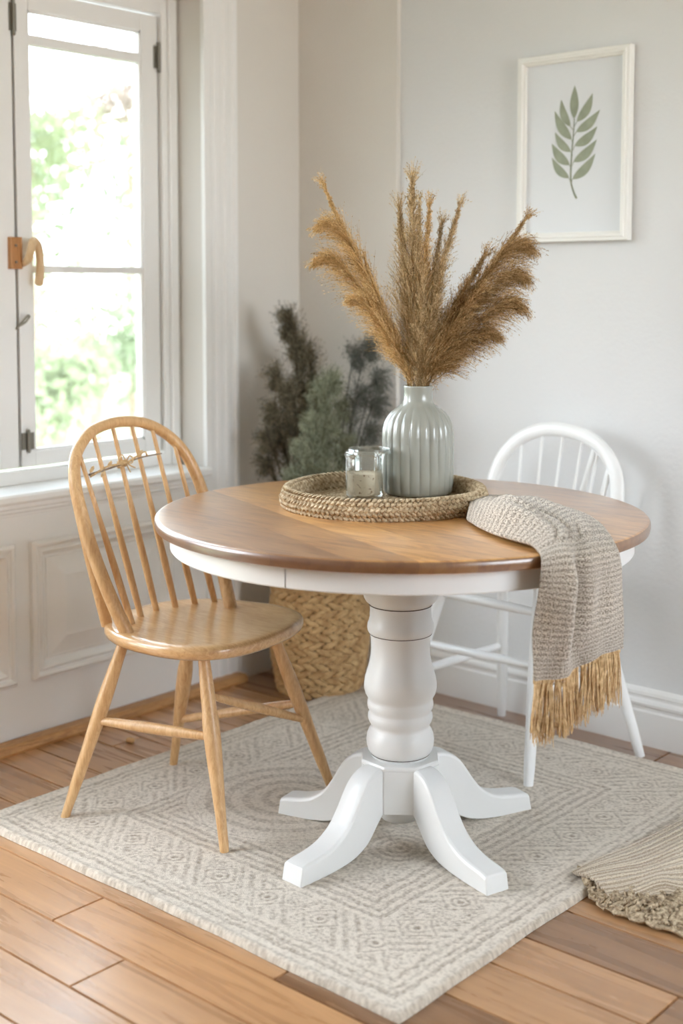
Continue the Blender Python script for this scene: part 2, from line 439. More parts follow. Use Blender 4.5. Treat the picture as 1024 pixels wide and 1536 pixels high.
fr.build('window_frame', M['trim'], w1, smooth=False, bevel=.003)
fr = MB(); fr.box((-.118, -.512, .735), (-.106, -.478, 2.24)); fr.build('window_stop', M['trim'], w1, smooth=False, bevel=.004)
sash(w1, -1.083, -.538, .782, 2.185)
sash(w1, -1.64, -1.092, .782, 2.185)
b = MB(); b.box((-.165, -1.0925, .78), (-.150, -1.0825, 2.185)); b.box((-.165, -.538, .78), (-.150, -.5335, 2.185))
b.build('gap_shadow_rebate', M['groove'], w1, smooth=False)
def hinge(y, z, h=.075, w=.014):
    g = MB(); g.tube([(-.128, y, z-h/2), (-.128, y, z+h/2)], .0055, 10)
    g.box((-.1345, y-w, z-h*.42), (-.131, y+w, z+h*.42))
    for k in (-1, 1): g.tube([(-.128, y, z+k*h/2), (-.128, y, z+k*(h/2+.006))], [.0065, .003], 10)
    g.build('hinge', M['metal'], w1)
hinge(-.538, 2.055, .085, .016); hinge(-1.088, 2.10, .095, .012); hinge(-1.062, .86, .060, .022)
# wooden latch
g = MB(); g.box((-.137, -1.118, 1.372), (-.119, -1.078, 1.465)); pl = g.build('latch_plate', M['handle_plate'], w1, smooth=False, bevel=.002)
for z in (1.392, 1.44):
    g = MB(); g.tube([(-.120, -1.101, z), (-.1165, -1.101, z)], .004, 10); g.build('screw', M['metal'], pl)
g = MB(); g.tube(smooth_path([(-.13, -1.068, 1.385), (-.098, -1.074, 1.40), (-.088, -1.07, 1.43), (-.098, -1.055, 1.452), (-.104, -1.035, 1.445), (-.103, -1.028, 1.41), (-.101, -1.03, 1.37), (-.10, -1.034, 1.335), (-.10, -1.036, 1.322)], 26),
        [.008, .010, .012, .013, .013, .013, .013, .013, .013, .013, .014, .014, .014, .014, .014, .014, .014, .014, .0145, .015, .0155, .016, .016, .0155, .013, .006], 12, flat=.8)
g.build('latch_handle', M['handle_wood'], w1)
g = MB(); g.tube(smooth_path([(-.128, -1.098, 1.195), (-.118, -1.085, 1.215), (-.112, -1.068, 1.235), (-.116, -1.060, 1.232), (-.120, -1.070, 1.216), (-.128, -1.086, 1.205)], 20), .0032, 8)
g.build('hook_catch', M['metal'], w1)

def unseen_window(n, y0, y1, z0, z1):
    w = thing('window_%d' % n, (-.1, (y0+y1)/2, z0), None, None); struct(w)
    f = MB(); t = .05
    f.box((-.15, y0, z0), (-.10, y0+t, z1)); f.box((-.15, y1-t, z0), (-.10, y1, z1))
    f.box((-.15, y0+t, z0), (-.10, y1-t, z0+t)); f.box((-.15, y0+t, z1-t), (-.10, y1-t, z1))
    m = (y0+y1)/2; f.box((-.15, m-.03, z0+t), (-.10, m+.03, z1-t)); f.box((-.15, y0+t, .66), (-.10, y1-t, 1.0))  # wide mid rail shaped to keep sun off the right floor
    f.build('window_frame', M['trim'], w, smooth=False)
unseen_window(2, -3.30, -2.02, .12, 2.45)  # unseen window; opening and rail shaped to steer the sun patches

# ------------------------------------------------------------------ rug
RX0, RX1, RY0, RY1 = .385, 1.728, -1.605, -.142
RUG = .010
def rug():
    st = .0035
    nx = int((RX1-RX0)/st)+1; ny = int((RY1-RY0)/st)+1
    X, Y = np.meshgrid(np.linspace(RX0, RX1, nx), np.linspace(RY0, RY1, ny))
    rs = np.random.RandomState(4)
    dx = np.minimum(X-RX0, RX1-X); dy = np.minimum(Y-RY0, RY1-Y); d = np.minimum(dx, dy)
    along = np.where(dx < dy, Y, X)
    wob = .002*np.sin(along*37)+.0015*np.sin(along*91+1)
    dd = d+wob
    base = np.zeros_like(X)+.25     # 0 = cream, 1 = brown-grey
    def band(a, b, v): base[(dd >= a) & (dd < b)] = v
    sp = (np.sin(along*900)*.5+.5)
    band(0, .022, .30); band(.022, .040, .08); band(.040, .052, .62); band(.052, .062, .15); band(.062, .070, .55)
    band(.070, .082, .12); band(.082, .092, .48); band(.092, .108, .10)
    # ornamental band with slanted hatching and eyes
    m = (dd >= .108) & (dd < .245)
    hatch = ((along+d*.9) % .034) < .015
    hb = ((along*1.0+d*.9) % .26) < .15
    seg = ((along) % .30)
    orn = np.where(hatch & hb, .55, .12)
    ex = ((along+.05) % .15)-.075; ey = d-.178
    rr = np.sqrt((ex/.030)**2+(ey/.030)**2); dia = np.abs(ex)/.045+np.abs(ey)/.05
    scr = (np.sin(along*210+np.sin(d*330)*2.2)*np.sin(d*240+np.sin(along*170)*2.0))
    orn = np.where((~hb) & (scr > .25), .6, orn)
    orn = np.where(dia < 1.25, .12, orn); orn = np.where((dia > .92) & (dia < 1.08), .6, orn)
    orn = np.where((rr > .52) & (rr < .74), .62, orn); orn = np.where(rr < .25, .9, orn)
    base = np.where(m, orn, base)
    band(.245, .256, .08)
    for k in range(4):
        band(.256+k*.026, .268+k*.026, .6); band(.268+k*.026, .282+k*.026, .14)
    # inner field
    m = dd >= .36
    fld = np.where(np.sin(X*190+2.2*np.sin(Y*120)+np.sin(Y*47)*2)*np.sin(Y*205+2*np.sin(X*135)) > .32, .52, .2)
    cx, cy = .88, -1.0
    q = np.sqrt(((X-cx)/1.0)**2+((Y-cy)/1.0)**2)
    ring = (np.sin(q*130) > .25)
    m2 = (q < .27) & (dd > .16)
    medal = np.where(ring, .5, .14); medal = np.where(q < .03, .55, medal); medal = np.where((q > .245) & (q < .26), .08, medal)
    base = np.where(m, fld, base); base = np.where(m2, medal, base)
    for (cx2, cy2) in ((1.30, -.62), (1.28, -1.05), (.85, -.52)):
        q = np.sqrt((X-cx2)**2+(Y-cy2)**2); mm = (q < .085) & m
        base = np.where(mm, np.where(np.sin(q*300) > 0, .58, .15), base)
    # woven mottling
    nz = rs.rand(ny, nx); nz = (nz+np.roll(nz, 1, 1)+np.roll(nz, 1, 0))/3
    base = np.clip(base*.85+(nz-.5)*1.1, 0, 1)
    z = RUG+.0022*(1-base)+.0010*nz
    edge = np.clip(d/.010, 0, 1); z = z*np.sqrt(edge*(2-edge))+.0006
    roll = np.exp(-((d-.012)/.008)**2)*.003; z += roll
    # slightly wavy outline
    ox = .003*np.sin(Y*7)+.0012*np.sin(Y*23); oy = .003*np.sin(X*6+1)+.0012*np.sin(X*21)
    fade = np.clip(1-d/.06, 0, 1)
    PX = X+ox*fade; PY = Y+oy*fade
    co = np.stack([PX, PY, z], -1).reshape(-1, 3)
    idx = np.arange(nx*ny).reshape(ny, nx)
    F = np.stack([idx[:-1, :-1], idx[:-1, 1:], idx[1:, 1:], idx[1:, :-1]], -1).reshape(-1, 4)
    me = bpy.data.meshes.new('rug')
    me.vertices.add(len(co)); me.vertices.foreach_set('co', co.astype(np.float32).ravel())
    me.loops.add(F.size); me.loops.foreach_set('vertex_index', F.astype(np.int32).ravel())
    me.polygons.add(len(F)); me.polygons.foreach_set('loop_start', np.arange(0, F.size, 4, dtype=np.int32))
    me.polygons.foreach_set('use_smooth', np.ones(len(F), dtype=bool))
    me.update(calc_edges=True)
    a = np.array(srgb(236, 226, 211)[:3]); c = np.array(srgb(150, 132, 110)[:3])
    cc = a+(c-a)*base.reshape(-1, 1); cc = np.concatenate([cc, np.ones((len(cc), 1))], 1)
    at = me.attributes.new('pattern', 'FLOAT_COLOR', 'POINT'); at.data.foreach_set('color', cc.astype(np.float32).ravel())
    me.materials.append(M['rug'])
    o = bpy.data.objects.new('rug', me); COL.objects.link(o)
    tag(o, 'cream and taupe patterned rectangular rug under the round pedestal table', 'rug')
rug()

# ------------------------------------------------------------------ round pedestal table
TC = (1.215, -.965); TZ = .790; PC = (1.238, -.992)
table = thing('pedestal_table', (PC[0], PC[1], RUG), 'round wooden topped dining table on a white turned pedestal with splayed feet', 'table')
TBM = TZ-.026
b = MB(); b.lathe([(.545, -.028), (.570, -.028), (.576, -.025), (.5785, -.014), (.5778, -.005), (.5745, -.001), (.569, 0)], 160)
top = b.build('tabletop', M['top'], None, angle=50)
top.location = (TC[0], TC[1], TZ); top.parent = table; top.matrix_parent_inverse = Matrix.Translation(-table.location)
# apron as two curved boards meeting at thin joints
def apron(a0, a1):
    b = MB(); n = 90; vs = []
    R1, R0 = .543, .52; z0, z1 = .714, TBM
    for i in range(n+1):
        a = lerp(a0, a1, i/n)
        for r, z in ((R1-.002, z0), (R1, z0+.003), (R1, z1), (R0, z1), (R0, z0)): vs.append((TC[0]+r*math.cos(a), TC[1]+r*math.sin(a), z))
    fs = []
    for i in range(n):
        for j in range(5):
            k = (j+1) % 5; fs.append((i*5+j, (i+1)*5+j, (i+1)*5+k, i*5+k))
    fs += [tuple(range(5)), tuple(reversed(range(n*5, n*5+5)))]
    b.add(vs, fs); b.build('apron', M['twhite'], table, angle=30)
aj = math.radians(-76.5)
apron(aj+.0034, aj+PI-.0034); apron(aj+PI+.0034, aj+2*PI-.0034)
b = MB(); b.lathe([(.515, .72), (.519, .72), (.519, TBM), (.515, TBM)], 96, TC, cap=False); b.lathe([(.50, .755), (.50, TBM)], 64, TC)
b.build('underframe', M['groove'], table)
prof = [(.125, .752), (.125, .70), (.11, .66), (.090, .625), (.0895, .604), (.087, .592), (.082, .583), (.076, .578), (.0735, .5755), (.0730, .5740), (.0725, .572), (.0722, .56),
        (.073, .545), (.075, .536), (.078, .529), (.079, .521), (.078, .513), (.0745, .507), (.0725, .5055), (.0722, .503), (.0705, .49), (.0695, .47), (.0705, .452), (.074, .434), (.079, .417), (.084, .400), (.0862, .386), (.0860, .374), (.083, .362), (.079, .355),
        (.0765, .350), (.0765, .346), (.078, .341), (.0785, .334), (.077, .327), (.0735, .321), (.0735, .317), (.0762, .311), (.0768, .303), (.0745, .295), (.0705, .289), (.069, .284), (.070, .279),
        (.075, .272), (.079, .262), (.0805, .250), (.0795, .237), (.076, .226), (.071, .219), (.068, .217), (.068, .210), (.03, .208)]
b = MB(); b.lathe(prof, 96, PC); b.build('turned_column', M['twhite'], table, angle=60)
for z, r in ((.5745, .0738), (.5058, .0735), (.2175, .0695)):
    b = MB(); n = 64; b.tube([(PC[0]+r*math.cos(2*PI*i/n), PC[1]+r*math.sin(2*PI*i/n), z) for i in range(n)], .0011, 6, closed=True)
    b.build('joint_line', M['groove'], table)
# hub: octagonal cap plate and square block between legs
legang = [(267, .358), (-15, .360), (192, .325), (71, .372)]
b = MB(); vs = []; fs = []
for z, r in ((.199, .097), (.204, .0985), (.2095, .0975), (.211, .095)):
    for i in range(8):
        a = PI/8+i*PI/4+math.radians(-6)
        vs.append((PC[0]+r*math.cos(a), PC[1]+r*math.sin(a), z))
for j in range(3):
    for i in range(8): k = (i+1) % 8; fs.append((j*8+i, j*8+k, j*8+8+k, j*8+8+i))
fs += [tuple(reversed(range(8))), tuple(range(24, 32))]; b.add(vs, fs); b.build('hub_plate', M['twhite'], table, bevel=.003, angle=30)
b = MB(); vs = []; fs = []
for z in (.098, .200):
    for i in range(8):
        a = PI/8+i*PI/4+math.radians(-6); r = .098
        vs.append((PC[0]+r*math.cos(a), PC[1]+r*math.sin(a), z))
for i in range(8): k = (i+1) % 8; fs.append((i, k, 8+k, 8+i))
fs += [tuple(reversed(range(8))), tuple(range(8, 16))]; b.add(vs, fs); b.build('hub_block', M['twhite'], table, angle=30, bevel=.0015)
b = MB(); b.lathe([(.03, .058), (.044, .059), (.051, .066), (.053, .078), (.053, .0965), (.02, .097)], 48, PC); b.build('hub_cap', M['twhite'], table)
b = MB(); b.lathe([(.051, .0968), (.0535, .0968), (.0535, .0985), (.051, .0985)], 48, PC, cap=False); b.build('joint_line', M['groove'], table)
def tleg(ang, L):
    a = math.radians(ang); d = V((math.cos(a), math.sin(a), 0)); s = V((-math.sin(a), math.cos(a), 0)); p0 = V((PC[0], PC[1], 0))
    k = L/.35
    topc = [(.05, .203), (.090, .2055), (.118, .200), (.142, .184), (.162, .158), (.180, .130), (.200, .104), (.222, .085), (.250, .070), (.285, .061), (.325, .056), (.343, .051)]
    botc = [(.05, .100), (.085, .098), (.103, .084), (.120, .066), (.138, .046), (.158, .033), (.182, .023), (.21, .017), (.242, .0135), (.275, .0115), (.315, RUG), (.350, RUG)]
    T = smooth_path([(x, 0, z) for x, z in topc], 40); B = smooth_path([(x, 0, z) for x, z in botc], 40)
    T = [(.05+(p.x-.05)*(L-.05)/.30, p.z) for p in T]; B = [(.05+(p.x-.05)*(L-.05)/.30, p.z) for p in B]
    b = MB(); w = .03; e = .005; vs = []
    for (tx, tz), (bx, bz) in zip(T, B):
        q = min(1, max(0, (tx-.05)/.1)); ww = lerp(.0265, .031, q)
        for (x, z, y) in ((bx, bz, -ww), (tx, tz-e, -ww), (tx, tz, -ww+e), (tx, tz, ww-e), (tx, tz-e, ww), (bx, bz, ww)):
            vs.append(p0+d*x+s*y+V((0, 0, z)))
    n = len(T); fs = []
    for i in range(n-1):
        for j in range(6):
            kk = (j+1) % 6; fs.append((i*6+j, i*6+kk, (i+1)*6+kk, (i+1)*6+j))
    fs += [tuple(reversed(range(6))), tuple(range((n-1)*6, n*6))]
    b.add(vs, fs); b.build('leg', M['twhite'], table, angle=35, bevel=.0035)
for a, L in legang: tleg(a, L)

# ------------------------------------------------------------------ honey wood hoop-back chair
def leg_tube(p0, p1, prof, m, parent, n=16, name='leg'):
    # prof: list of (t, r), t=0 at the foot
    p0 = V(p0); p1 = V(p1); pts = []; rad = []
    for k in range(25):
        t = k/24
        for (a, ra), (c, rc) in zip(prof, prof[1:]):
            if a <= t <= c:
                u = (t-a)/(c-a) if c > a else 0; u = u*u*(3-2*u); r = lerp(ra, rc, u); break
        pts.append(p0.lerp(p1, t)); rad.append(r)
    b = MB(); b.tube(pts, rad, n); return b.build(name, m, parent, angle=60)
def rod(name, p0, p1, r0, r1, m, parent, swell=0, n=12):
    b = MB(); pts = [V(p0).lerp(V(p1), k/12) for k in range(13)]
    rad = [lerp(r0, r1, k/12)+swell*math.sin(PI*k/12) for k in range(13)]
    b.tube(pts, rad, n); return b.build(name, m, parent, angle=60)
def seat_mesh(cx, cy, yaw, hf, hs, ztop, th, ex=2.6, dish=.006, shape=None):
    n = 72; b = MB(); vs = []
    ca, sa = math.cos(yaw), math.sin(yaw)
    def pt(t, k, z):
        c, s_ = math.cos(t), math.sin(t)
        f = hf*math.copysign(abs(c)**(2/ex), c); s2 = hs*math.copysign(abs(s_)**(2/ex), s_)
        if shape: f, s2 = shape(f, s2)
        return (cx+(f*ca-s2*sa)*k, cy+(f*sa+s2*ca)*k, z)
    rings = [(0.0, -dish), (.3, -dish), (.6, -dish*.8), (.8, -dish*.25), (.9, 0), (.955, -.0005), (.985, -.004), (1.0, -.010), (1.0, -th*.55), (.985, -th*.8), (.95, -th), (.6, -th), (0.0, -th)]
    for k, dz in rings:
        for i in range(n): vs.append(pt(2*PI*i/n, max(k, .001), ztop+dz))
    fs = []
    for j in range(len(rings)-1):
        for i in range(n):
            kk = (i+1) % n; fs.append((j*n+i, (j+1)*n+i, (j+1)*n+kk, j*n+kk))
    return b.add(vs, fs)
ch = thing('windsor_chair', (.73, -1.17, RUG), 'honey coloured wooden hoop-back spindle chair on the rug beside the window', 'chair')
SZ = .477
seat_mesh(.715, -1.145, math.radians(10), .235, .238, SZ, .034, 2.5, shape=lambda f, s: (f, s*(1+.10*f/.235))).build('seat', M['seatwood'], ch, angle=60)
lp_foot = [(0, .0105), (.05, .0115), (.62, .0205), (.70, .0195), (.715, .0165), (.735, .0165), (.75, .0175), (1, .014)]
lp_plain = [(0, .011), (.3, .015), (.65, .0185), (1, .014)]
F = {'N': (.990, -1.332), 'L': (.546, -1.453), 'B': (.478, -1.038), 'R': (.945, -.900)}
Tt = {'N': (.872, -1.285), 'L': (.655, -1.350), 'B': (.60, -1.075), 'R': (.868, -1.045)}
for k in F:
    leg_tube((F[k][0], F[k][1], RUG), (Tt[k][0], Tt[k][1], SZ-.028), lp_foot if k in 'NB' else lp_plain, M['chairwood'], ch)
def onleg(k, z):
    t = (z-RUG)/(SZ-.028-RUG); return (lerp(F[k][0], Tt[k][0], t), lerp(F[k][1], Tt[k][1], t), z)
rod('stretcher', onleg('L', .255), onleg('N', .262), .009, .009, M['chairwood'], ch, .005)
rod('stretcher', onleg('B', .150), onleg('R', .262), .010, .010, M['chairwood'], ch, .003)
rod('stretcher', onleg('N', .355), onleg('R', .215), .008, .008, M['chairwood'], ch, .004)
# hoop in a leaning plane
L20 = math.radians(20); HB = V((.66, -1.35, SZ-.004)); HT = V((0, 1, 0)); HU = V((-math.sin(L20), 0, math.cos(L20))); HN = V((math.cos(L20), 0, math.sin(L20)))
def hp(a, u, off=0): return HB+HT*a+HU*u+HN*off
hc = [(.010, -.01), (-.018, .10), (-.036, .206), (-.043, .30), (-.042, .385), (-.020, .455), (.035, .507), (.100, .527), (.165, .529), (.228, .517), (.288, .482), (.330, .432), (.352, .370), (.362, .30), (.366, .206), (.363, .10), (.358, -.01)]
pts = smooth_path([hp(a, u) for a, u in hc], 90)
rad = [lerp(.0175, .0145, math.sin(PI*i/89)) for i in range(90)]
b = MB(); b.tube(pts, rad, 14, flat=1.0, up=HN); b.build('back_hoop', M['chairwood'], ch, angle=60)
# outer support post on the window side
rod('back_post', (.552, -1.318, SZ-.008), hp(-.046, .375, -.004), .0145, .012, M['chairwood'], ch, .002)
tops = [(-.008, .452), (.048, .508), (.114, .522), (.177, .520), (.242, .500), (.305, .455)]
bots = [(.60, -1.275), (.563, -1.215), (.545, -1.148), (.553, -1.088), (.565, -1.030), (.595, -.985)]
for (a, u), (x, y) in zip(tops, bots):
    b = MB(); p0 = V((x, y, SZ-.010)); p1 = hp(a, u)
    q = [p0.lerp(p1, k/14) for k in range(15)]
    b.tube(q, [lerp(.0082, .0055, k/14)+.0022*math.sin(PI*min(1, k/9)) for k in range(15)], 10)
    b.build('spindle', M['chairwood'], ch, angle=60)

# twig with a twine bow tied across the spindles
tw = thing('twig_sprig', (.52, -1.235, .85), 'thin dried twig tied with a twine bow across the spindles of the honey wooden chair', 'twig')
def spx(i, z):   # point just in front of spindle i at height z
    p0 = V((bots[i][0], bots[i][1], SZ)); p1 = hp(*tops[i]); t = (z-SZ)/(p1.z-SZ); return p0.lerp(p1, t)
A = [spx(0, .848), spx(1, .853), spx(2, .862), spx(3, .872), spx(4, .876)]
b = MB(); b.tube(smooth_path([p+HN*.013 for p in A], 30), [.0032-.0018*i/29 for i in range(30)], 8); b.build('twig', M['bark'], tw)
b = MB(); b.tube(smooth_path([A[0]+HN*.017-V((0, 0, .006)), A[1]+HN*.019+V((0, 0, .006)), A[2]+HN*.020, A[3]+HN*.016+V((0, .0, .012)), A[3]+HN*.016+V((0, .012, .002))], 30), .0026, 8); b.build('twig', M['tassel'], tw)
b = MB(); c = A[2]+HN*.020
for sgn, k in ((1, 1.0), (-1, .8)):
    b.tube(smooth_path([c, c+V((0, -.012*sgn, .020))*k, c+V((.003, -.024*sgn, .012))*k, c+V((.003, -.020*sgn, -.003))*k, c], 20), .0018, 6)
b.tube(smooth_path([c, c+V((.002, .014, -.010)), c+V((.004, .026, -.016))], 8), .0018, 6)
b.tube(smooth_path([c, c+V((.002, .004, -.014)), c+V((.004, .010, -.026))], 8), .0016, 6)
for k in range(6):
    z = -.006+.0028*k; n = 14
    b.tube([c-HN*.018+V((0, .0125*math.cos(2*PI*i/n), z+.001*math.sin(i)))+HN*(.0125*math.sin(2*PI*i/n)) for i in range(n)], .0016, 6, closed=True)
b.build('twine_bow', M['tassel'], tw)
b = MB()
for (i, dy, dz) in ((0, .006, .012), (1, -.012, -.010), (1, .010, .012), (3, -.010, .010)):
    p = A[i]+HN*.016; b.blob(p+V((0, dy, dz)), (0, .6, .8), HN, .011, .005, .003)
b.build('dried_leaves', M['tassel'], tw)

# ------------------------------------------------------------------ white hoop-back chair
wc = thing('windsor_chair', (1.10, -.30, 0), 'white painted hoop-back chair between the round table and the wall', 'chair')
WZ = .545
cx, cy = 1.11, -.292
seat_mesh(cx, cy, math.radians(-90-2), .185, .20, WZ, .026, 2.8).build('seat', M['cwhite'], wc, angle=60)
WF = {'P': (.802, -.494, RUG), 'A': (.899, -.069, 0), 'C': (1.396, -.108, 0), 'B': (1.295, -.524, RUG)}
WT = {'P': (.955, -.415, WZ-.02), 'A': (.965, -.165, WZ-.02), 'C': (1.255, -.175, WZ-.02), 'B': (1.262, -.430, WZ-.02)}
for k in WF: leg_tube(WF[k], WT[k], [(0, .013), (.12, .0155), (.6, .018), (1, .015)], M['cwhite'], wc)
def wl(k, z): t = z/(WZ-.02); return V(WF[k]).lerp(V(WT[k]), t)
rod('stretcher', wl('B', .452), wl('P', .452), .0115, .0115, M['cwhite'], wc, .002)
rod('stretcher', wl('B', .312), wl('P', .300), .0105, .0105, M['cwhite'], wc, .002)
rod('stretcher', wl('A', .236), wl('P', .210), .0095, .0095, M['cwhite'], wc, .003)
rod('stretcher', wl('C', .236), wl('B', .236), .0095, .0095, M['cwhite'], wc, .003)
lean = math.radians(9); WB = V((.905, -.165, WZ-.006)); WT_ = V((1, -.02, 0)).normalized(); WU = V((0, math.sin(lean), math.cos(lean))); WN = WT_.cross(WU)
def wp(a, u, off=0): return WB+WT_*a+WU*u+WN*off
hc = [(.030, -.005), (.008, .08), (-.003, .16), (.002, .22), (.028, .282), (.080, .335), (.150, .366), (.222, .372), (.300, .360), (.365, .325), (.408, .270), (.424, .20), (.420, .12), (.405, .05), (.392, -.005)]
pts = smooth_path([wp(a, u) for a, u in hc], 80)
b = MB(); b.tube(pts, .021, 14, flat=.55, up=WN); b.build('back_hoop', M['cwhite'], wc, angle=60)
for i, (a0, a1, u1) in enumerate([(.098, .088, .335), (.160, .158, .36), (.212, .228, .362), (.262, .296, .355), (.312, .350, .33), (.352, .392, .28)]):
    b = MB(); p0 = wp(a0, .0, -.0); p1 = wp(a1, u1); b.tube([p0.lerp(p1, k/8) for k in range(9)], .0042, 8); b.build('spindle', M['cwhite'], wc)
for (a0, a1, u1) in ((.250, .330, .325), (.325, .385, .285)):
    b = MB(); p0 = wp(a0, .0, -.028); p1 = wp(a1, u1, -.012); b.tube([p0.lerp(p1, k/8) for k in range(9)], [.012-.003*k/8 for k in range(9)], 10, flat=.5, up=WN); b.build('back_brace', M['cwhite'], wc)

# ------------------------------------------------------------------ woven tray
tz = TZ
TRC = (1.128, -.920); TRR = .246
tray = thing('woven_tray', (TRC[0], TRC[1], tz), 'round braided jute tray with a raised rim on the tabletop', 'tray')
def braid_ring(b, c, r, z, hgt, w, step, rn, tilt=.6, flare=0):
    n = int(2*PI*r/step)
    for i in range(n):
        for sgn in (0, 1):
            a = 2*PI*(i+.5*sgn)/n; rr = r*(1+.012*math.sin(3*a+1)+.008*math.sin(5*a))
            t = V((-math.sin(a), math.cos(a), 0)); o = V((math.cos(a), math.sin(a), 0))
            ax = t+V((0, 0, (tilt if sgn else -tilt)))
            p = V((c[0], c[1], z+(hgt*.25 if sgn else -hgt*.25)))+o*(rr+rn.uniform(-.0012, .0012))
            b.blob(p, ax, o, step*.78, hgt*.36, w, 6, 4)
rn = random.Random(5)
b = MB()
for k in range(3): braid_ring(b, TRC, TRR-.004+.004*(k % 2), tz+.0085+k*.0125, .0165, .0085, .0125, rn)
for k in range(3): braid_ring(b, TRC, TRR-.018, tz+.010+k*.0125, .0165, .0060, .0135, rn)
braid_ring(b, TRC, TRR-.010, tz+.043, .012, .010, .0125, rn)
b.build('rim', M['jute'], tray)
b = MB(); r = TRR-.02
while r > .012:
    n = max(6, int(2*PI*r/.014))
    for i in range(n):
        a = 2*PI*i/n; t = V((-math.sin(a), math.cos(a), 0)); o = V((math.cos(a), math.sin(a), 0))
        b.blob(V((TRC[0], TRC[1], tz+.0055))+o*r, t+o*(.45 if int(r*1000/11) % 2 else -.45), (0, 0, 1), .0095, .0055, .0045, 6, 4)
    r -= .0095
b.lathe([(TRR-.02, tz+.0008), (TRR-.02, tz+.005)], 48, TRC); b.build('base', M['jute'], tray)
TB = tz+.0105

# ------------------------------------------------------------------ vase
VC = (1.116, -.772)
vase = thing('ribbed_vase', (VC[0], VC[1], TB), 'sage grey glazed ceramic vase with vertical ribs standing on the woven tray', 'vase')
vp = [(.080, 0), (.086, .003), (.0885, .010), (.090, .03), (.0905, .09), (.0905, .145), (.0895, .162), (.086, .178), (.080, .191), (.071, .203), (.060, .2125), (.049, .220), (.0405, .227), (.037, .235), (.036, .246), (.036, .262), (.0375, .268), (.0375, .271), (.035, .272), (.032, .270), (.031, .262), (.031, .235), (.06, .19), (.078, .15), (.08, .03), (.05, .012)]
def rib(r, z, a):
    zz = z-TB; k = max(0, min(1, (.226-zz)/.03))*(1 if r > .0355 else 0)*max(0, min(1, zz/.012))
    return r*(1-.048*k*(1-abs(math.sin(11*a))**.75))
b = MB(); b.lathe([(r, z+TB) for r, z in vp[:19]], 264, VC, rib, cap=False); b.lathe([(r, z+TB) for r, z in vp[18:]], 264, VC, None, cap=False)
b.lathe([(.080, TB), (.001, TB)], 264, VC, cap=False)
b.build('vase_body', M['vase'], vase, angle=70)

# ------------------------------------------------------------------ glass jar candle
JC = (1.062, -.917)
jar = thing('candle_jar', (JC[0], JC[1], TB), 'clear glass jar half filled with cream wax on the tray before the vase', 'candle')
b = MB(); b.lathe([(.001, TB+.001), (.040, TB+.001), (.0455, TB+.006), (.0465, TB+.014), (.0465, TB+.095), (.0480, TB+.101), (.0500, TB+.104), (.0500, TB+.108), (.0478, TB+.110), (.0445, TB+.106), (.0435, TB+.095), (.0435, TB+.014), (.040, TB+.008), (.001, TB+.006)], 64, JC, cap=False)
b.build('glass_body', M['glass'], jar)
b = MB(); b.lathe([(.03, TB+.0075), (.040, TB+.0085), (.0428, TB+.014), (.0428, TB+.058), (.0420, TB+.061), (.03, TB+.0600)], 48, JC); b.build('wax', M['wax'], jar)
b = MB(); n = 64; cc = (JC[0]+.008, JC[1]+.007)
for r, z, w in ((.0555, .1135, .0026), (.0500, .1205, .0020)):
    b.tube([(cc[0]+r*math.cos(2*PI*i/n), cc[1]+r*math.sin(2*PI*i/n), TB+z) for i in range(n)], w, 8, closed=True)
b.lathe([(.0555, TB+.1135), (.050, TB+.1205), (.001, TB+.1210), (.001, TB+.1190), (.048, TB+.1185), (.0535, TB+.1130)], 64, cc, cap=False)
b.build('lid', M['glass'], jar)

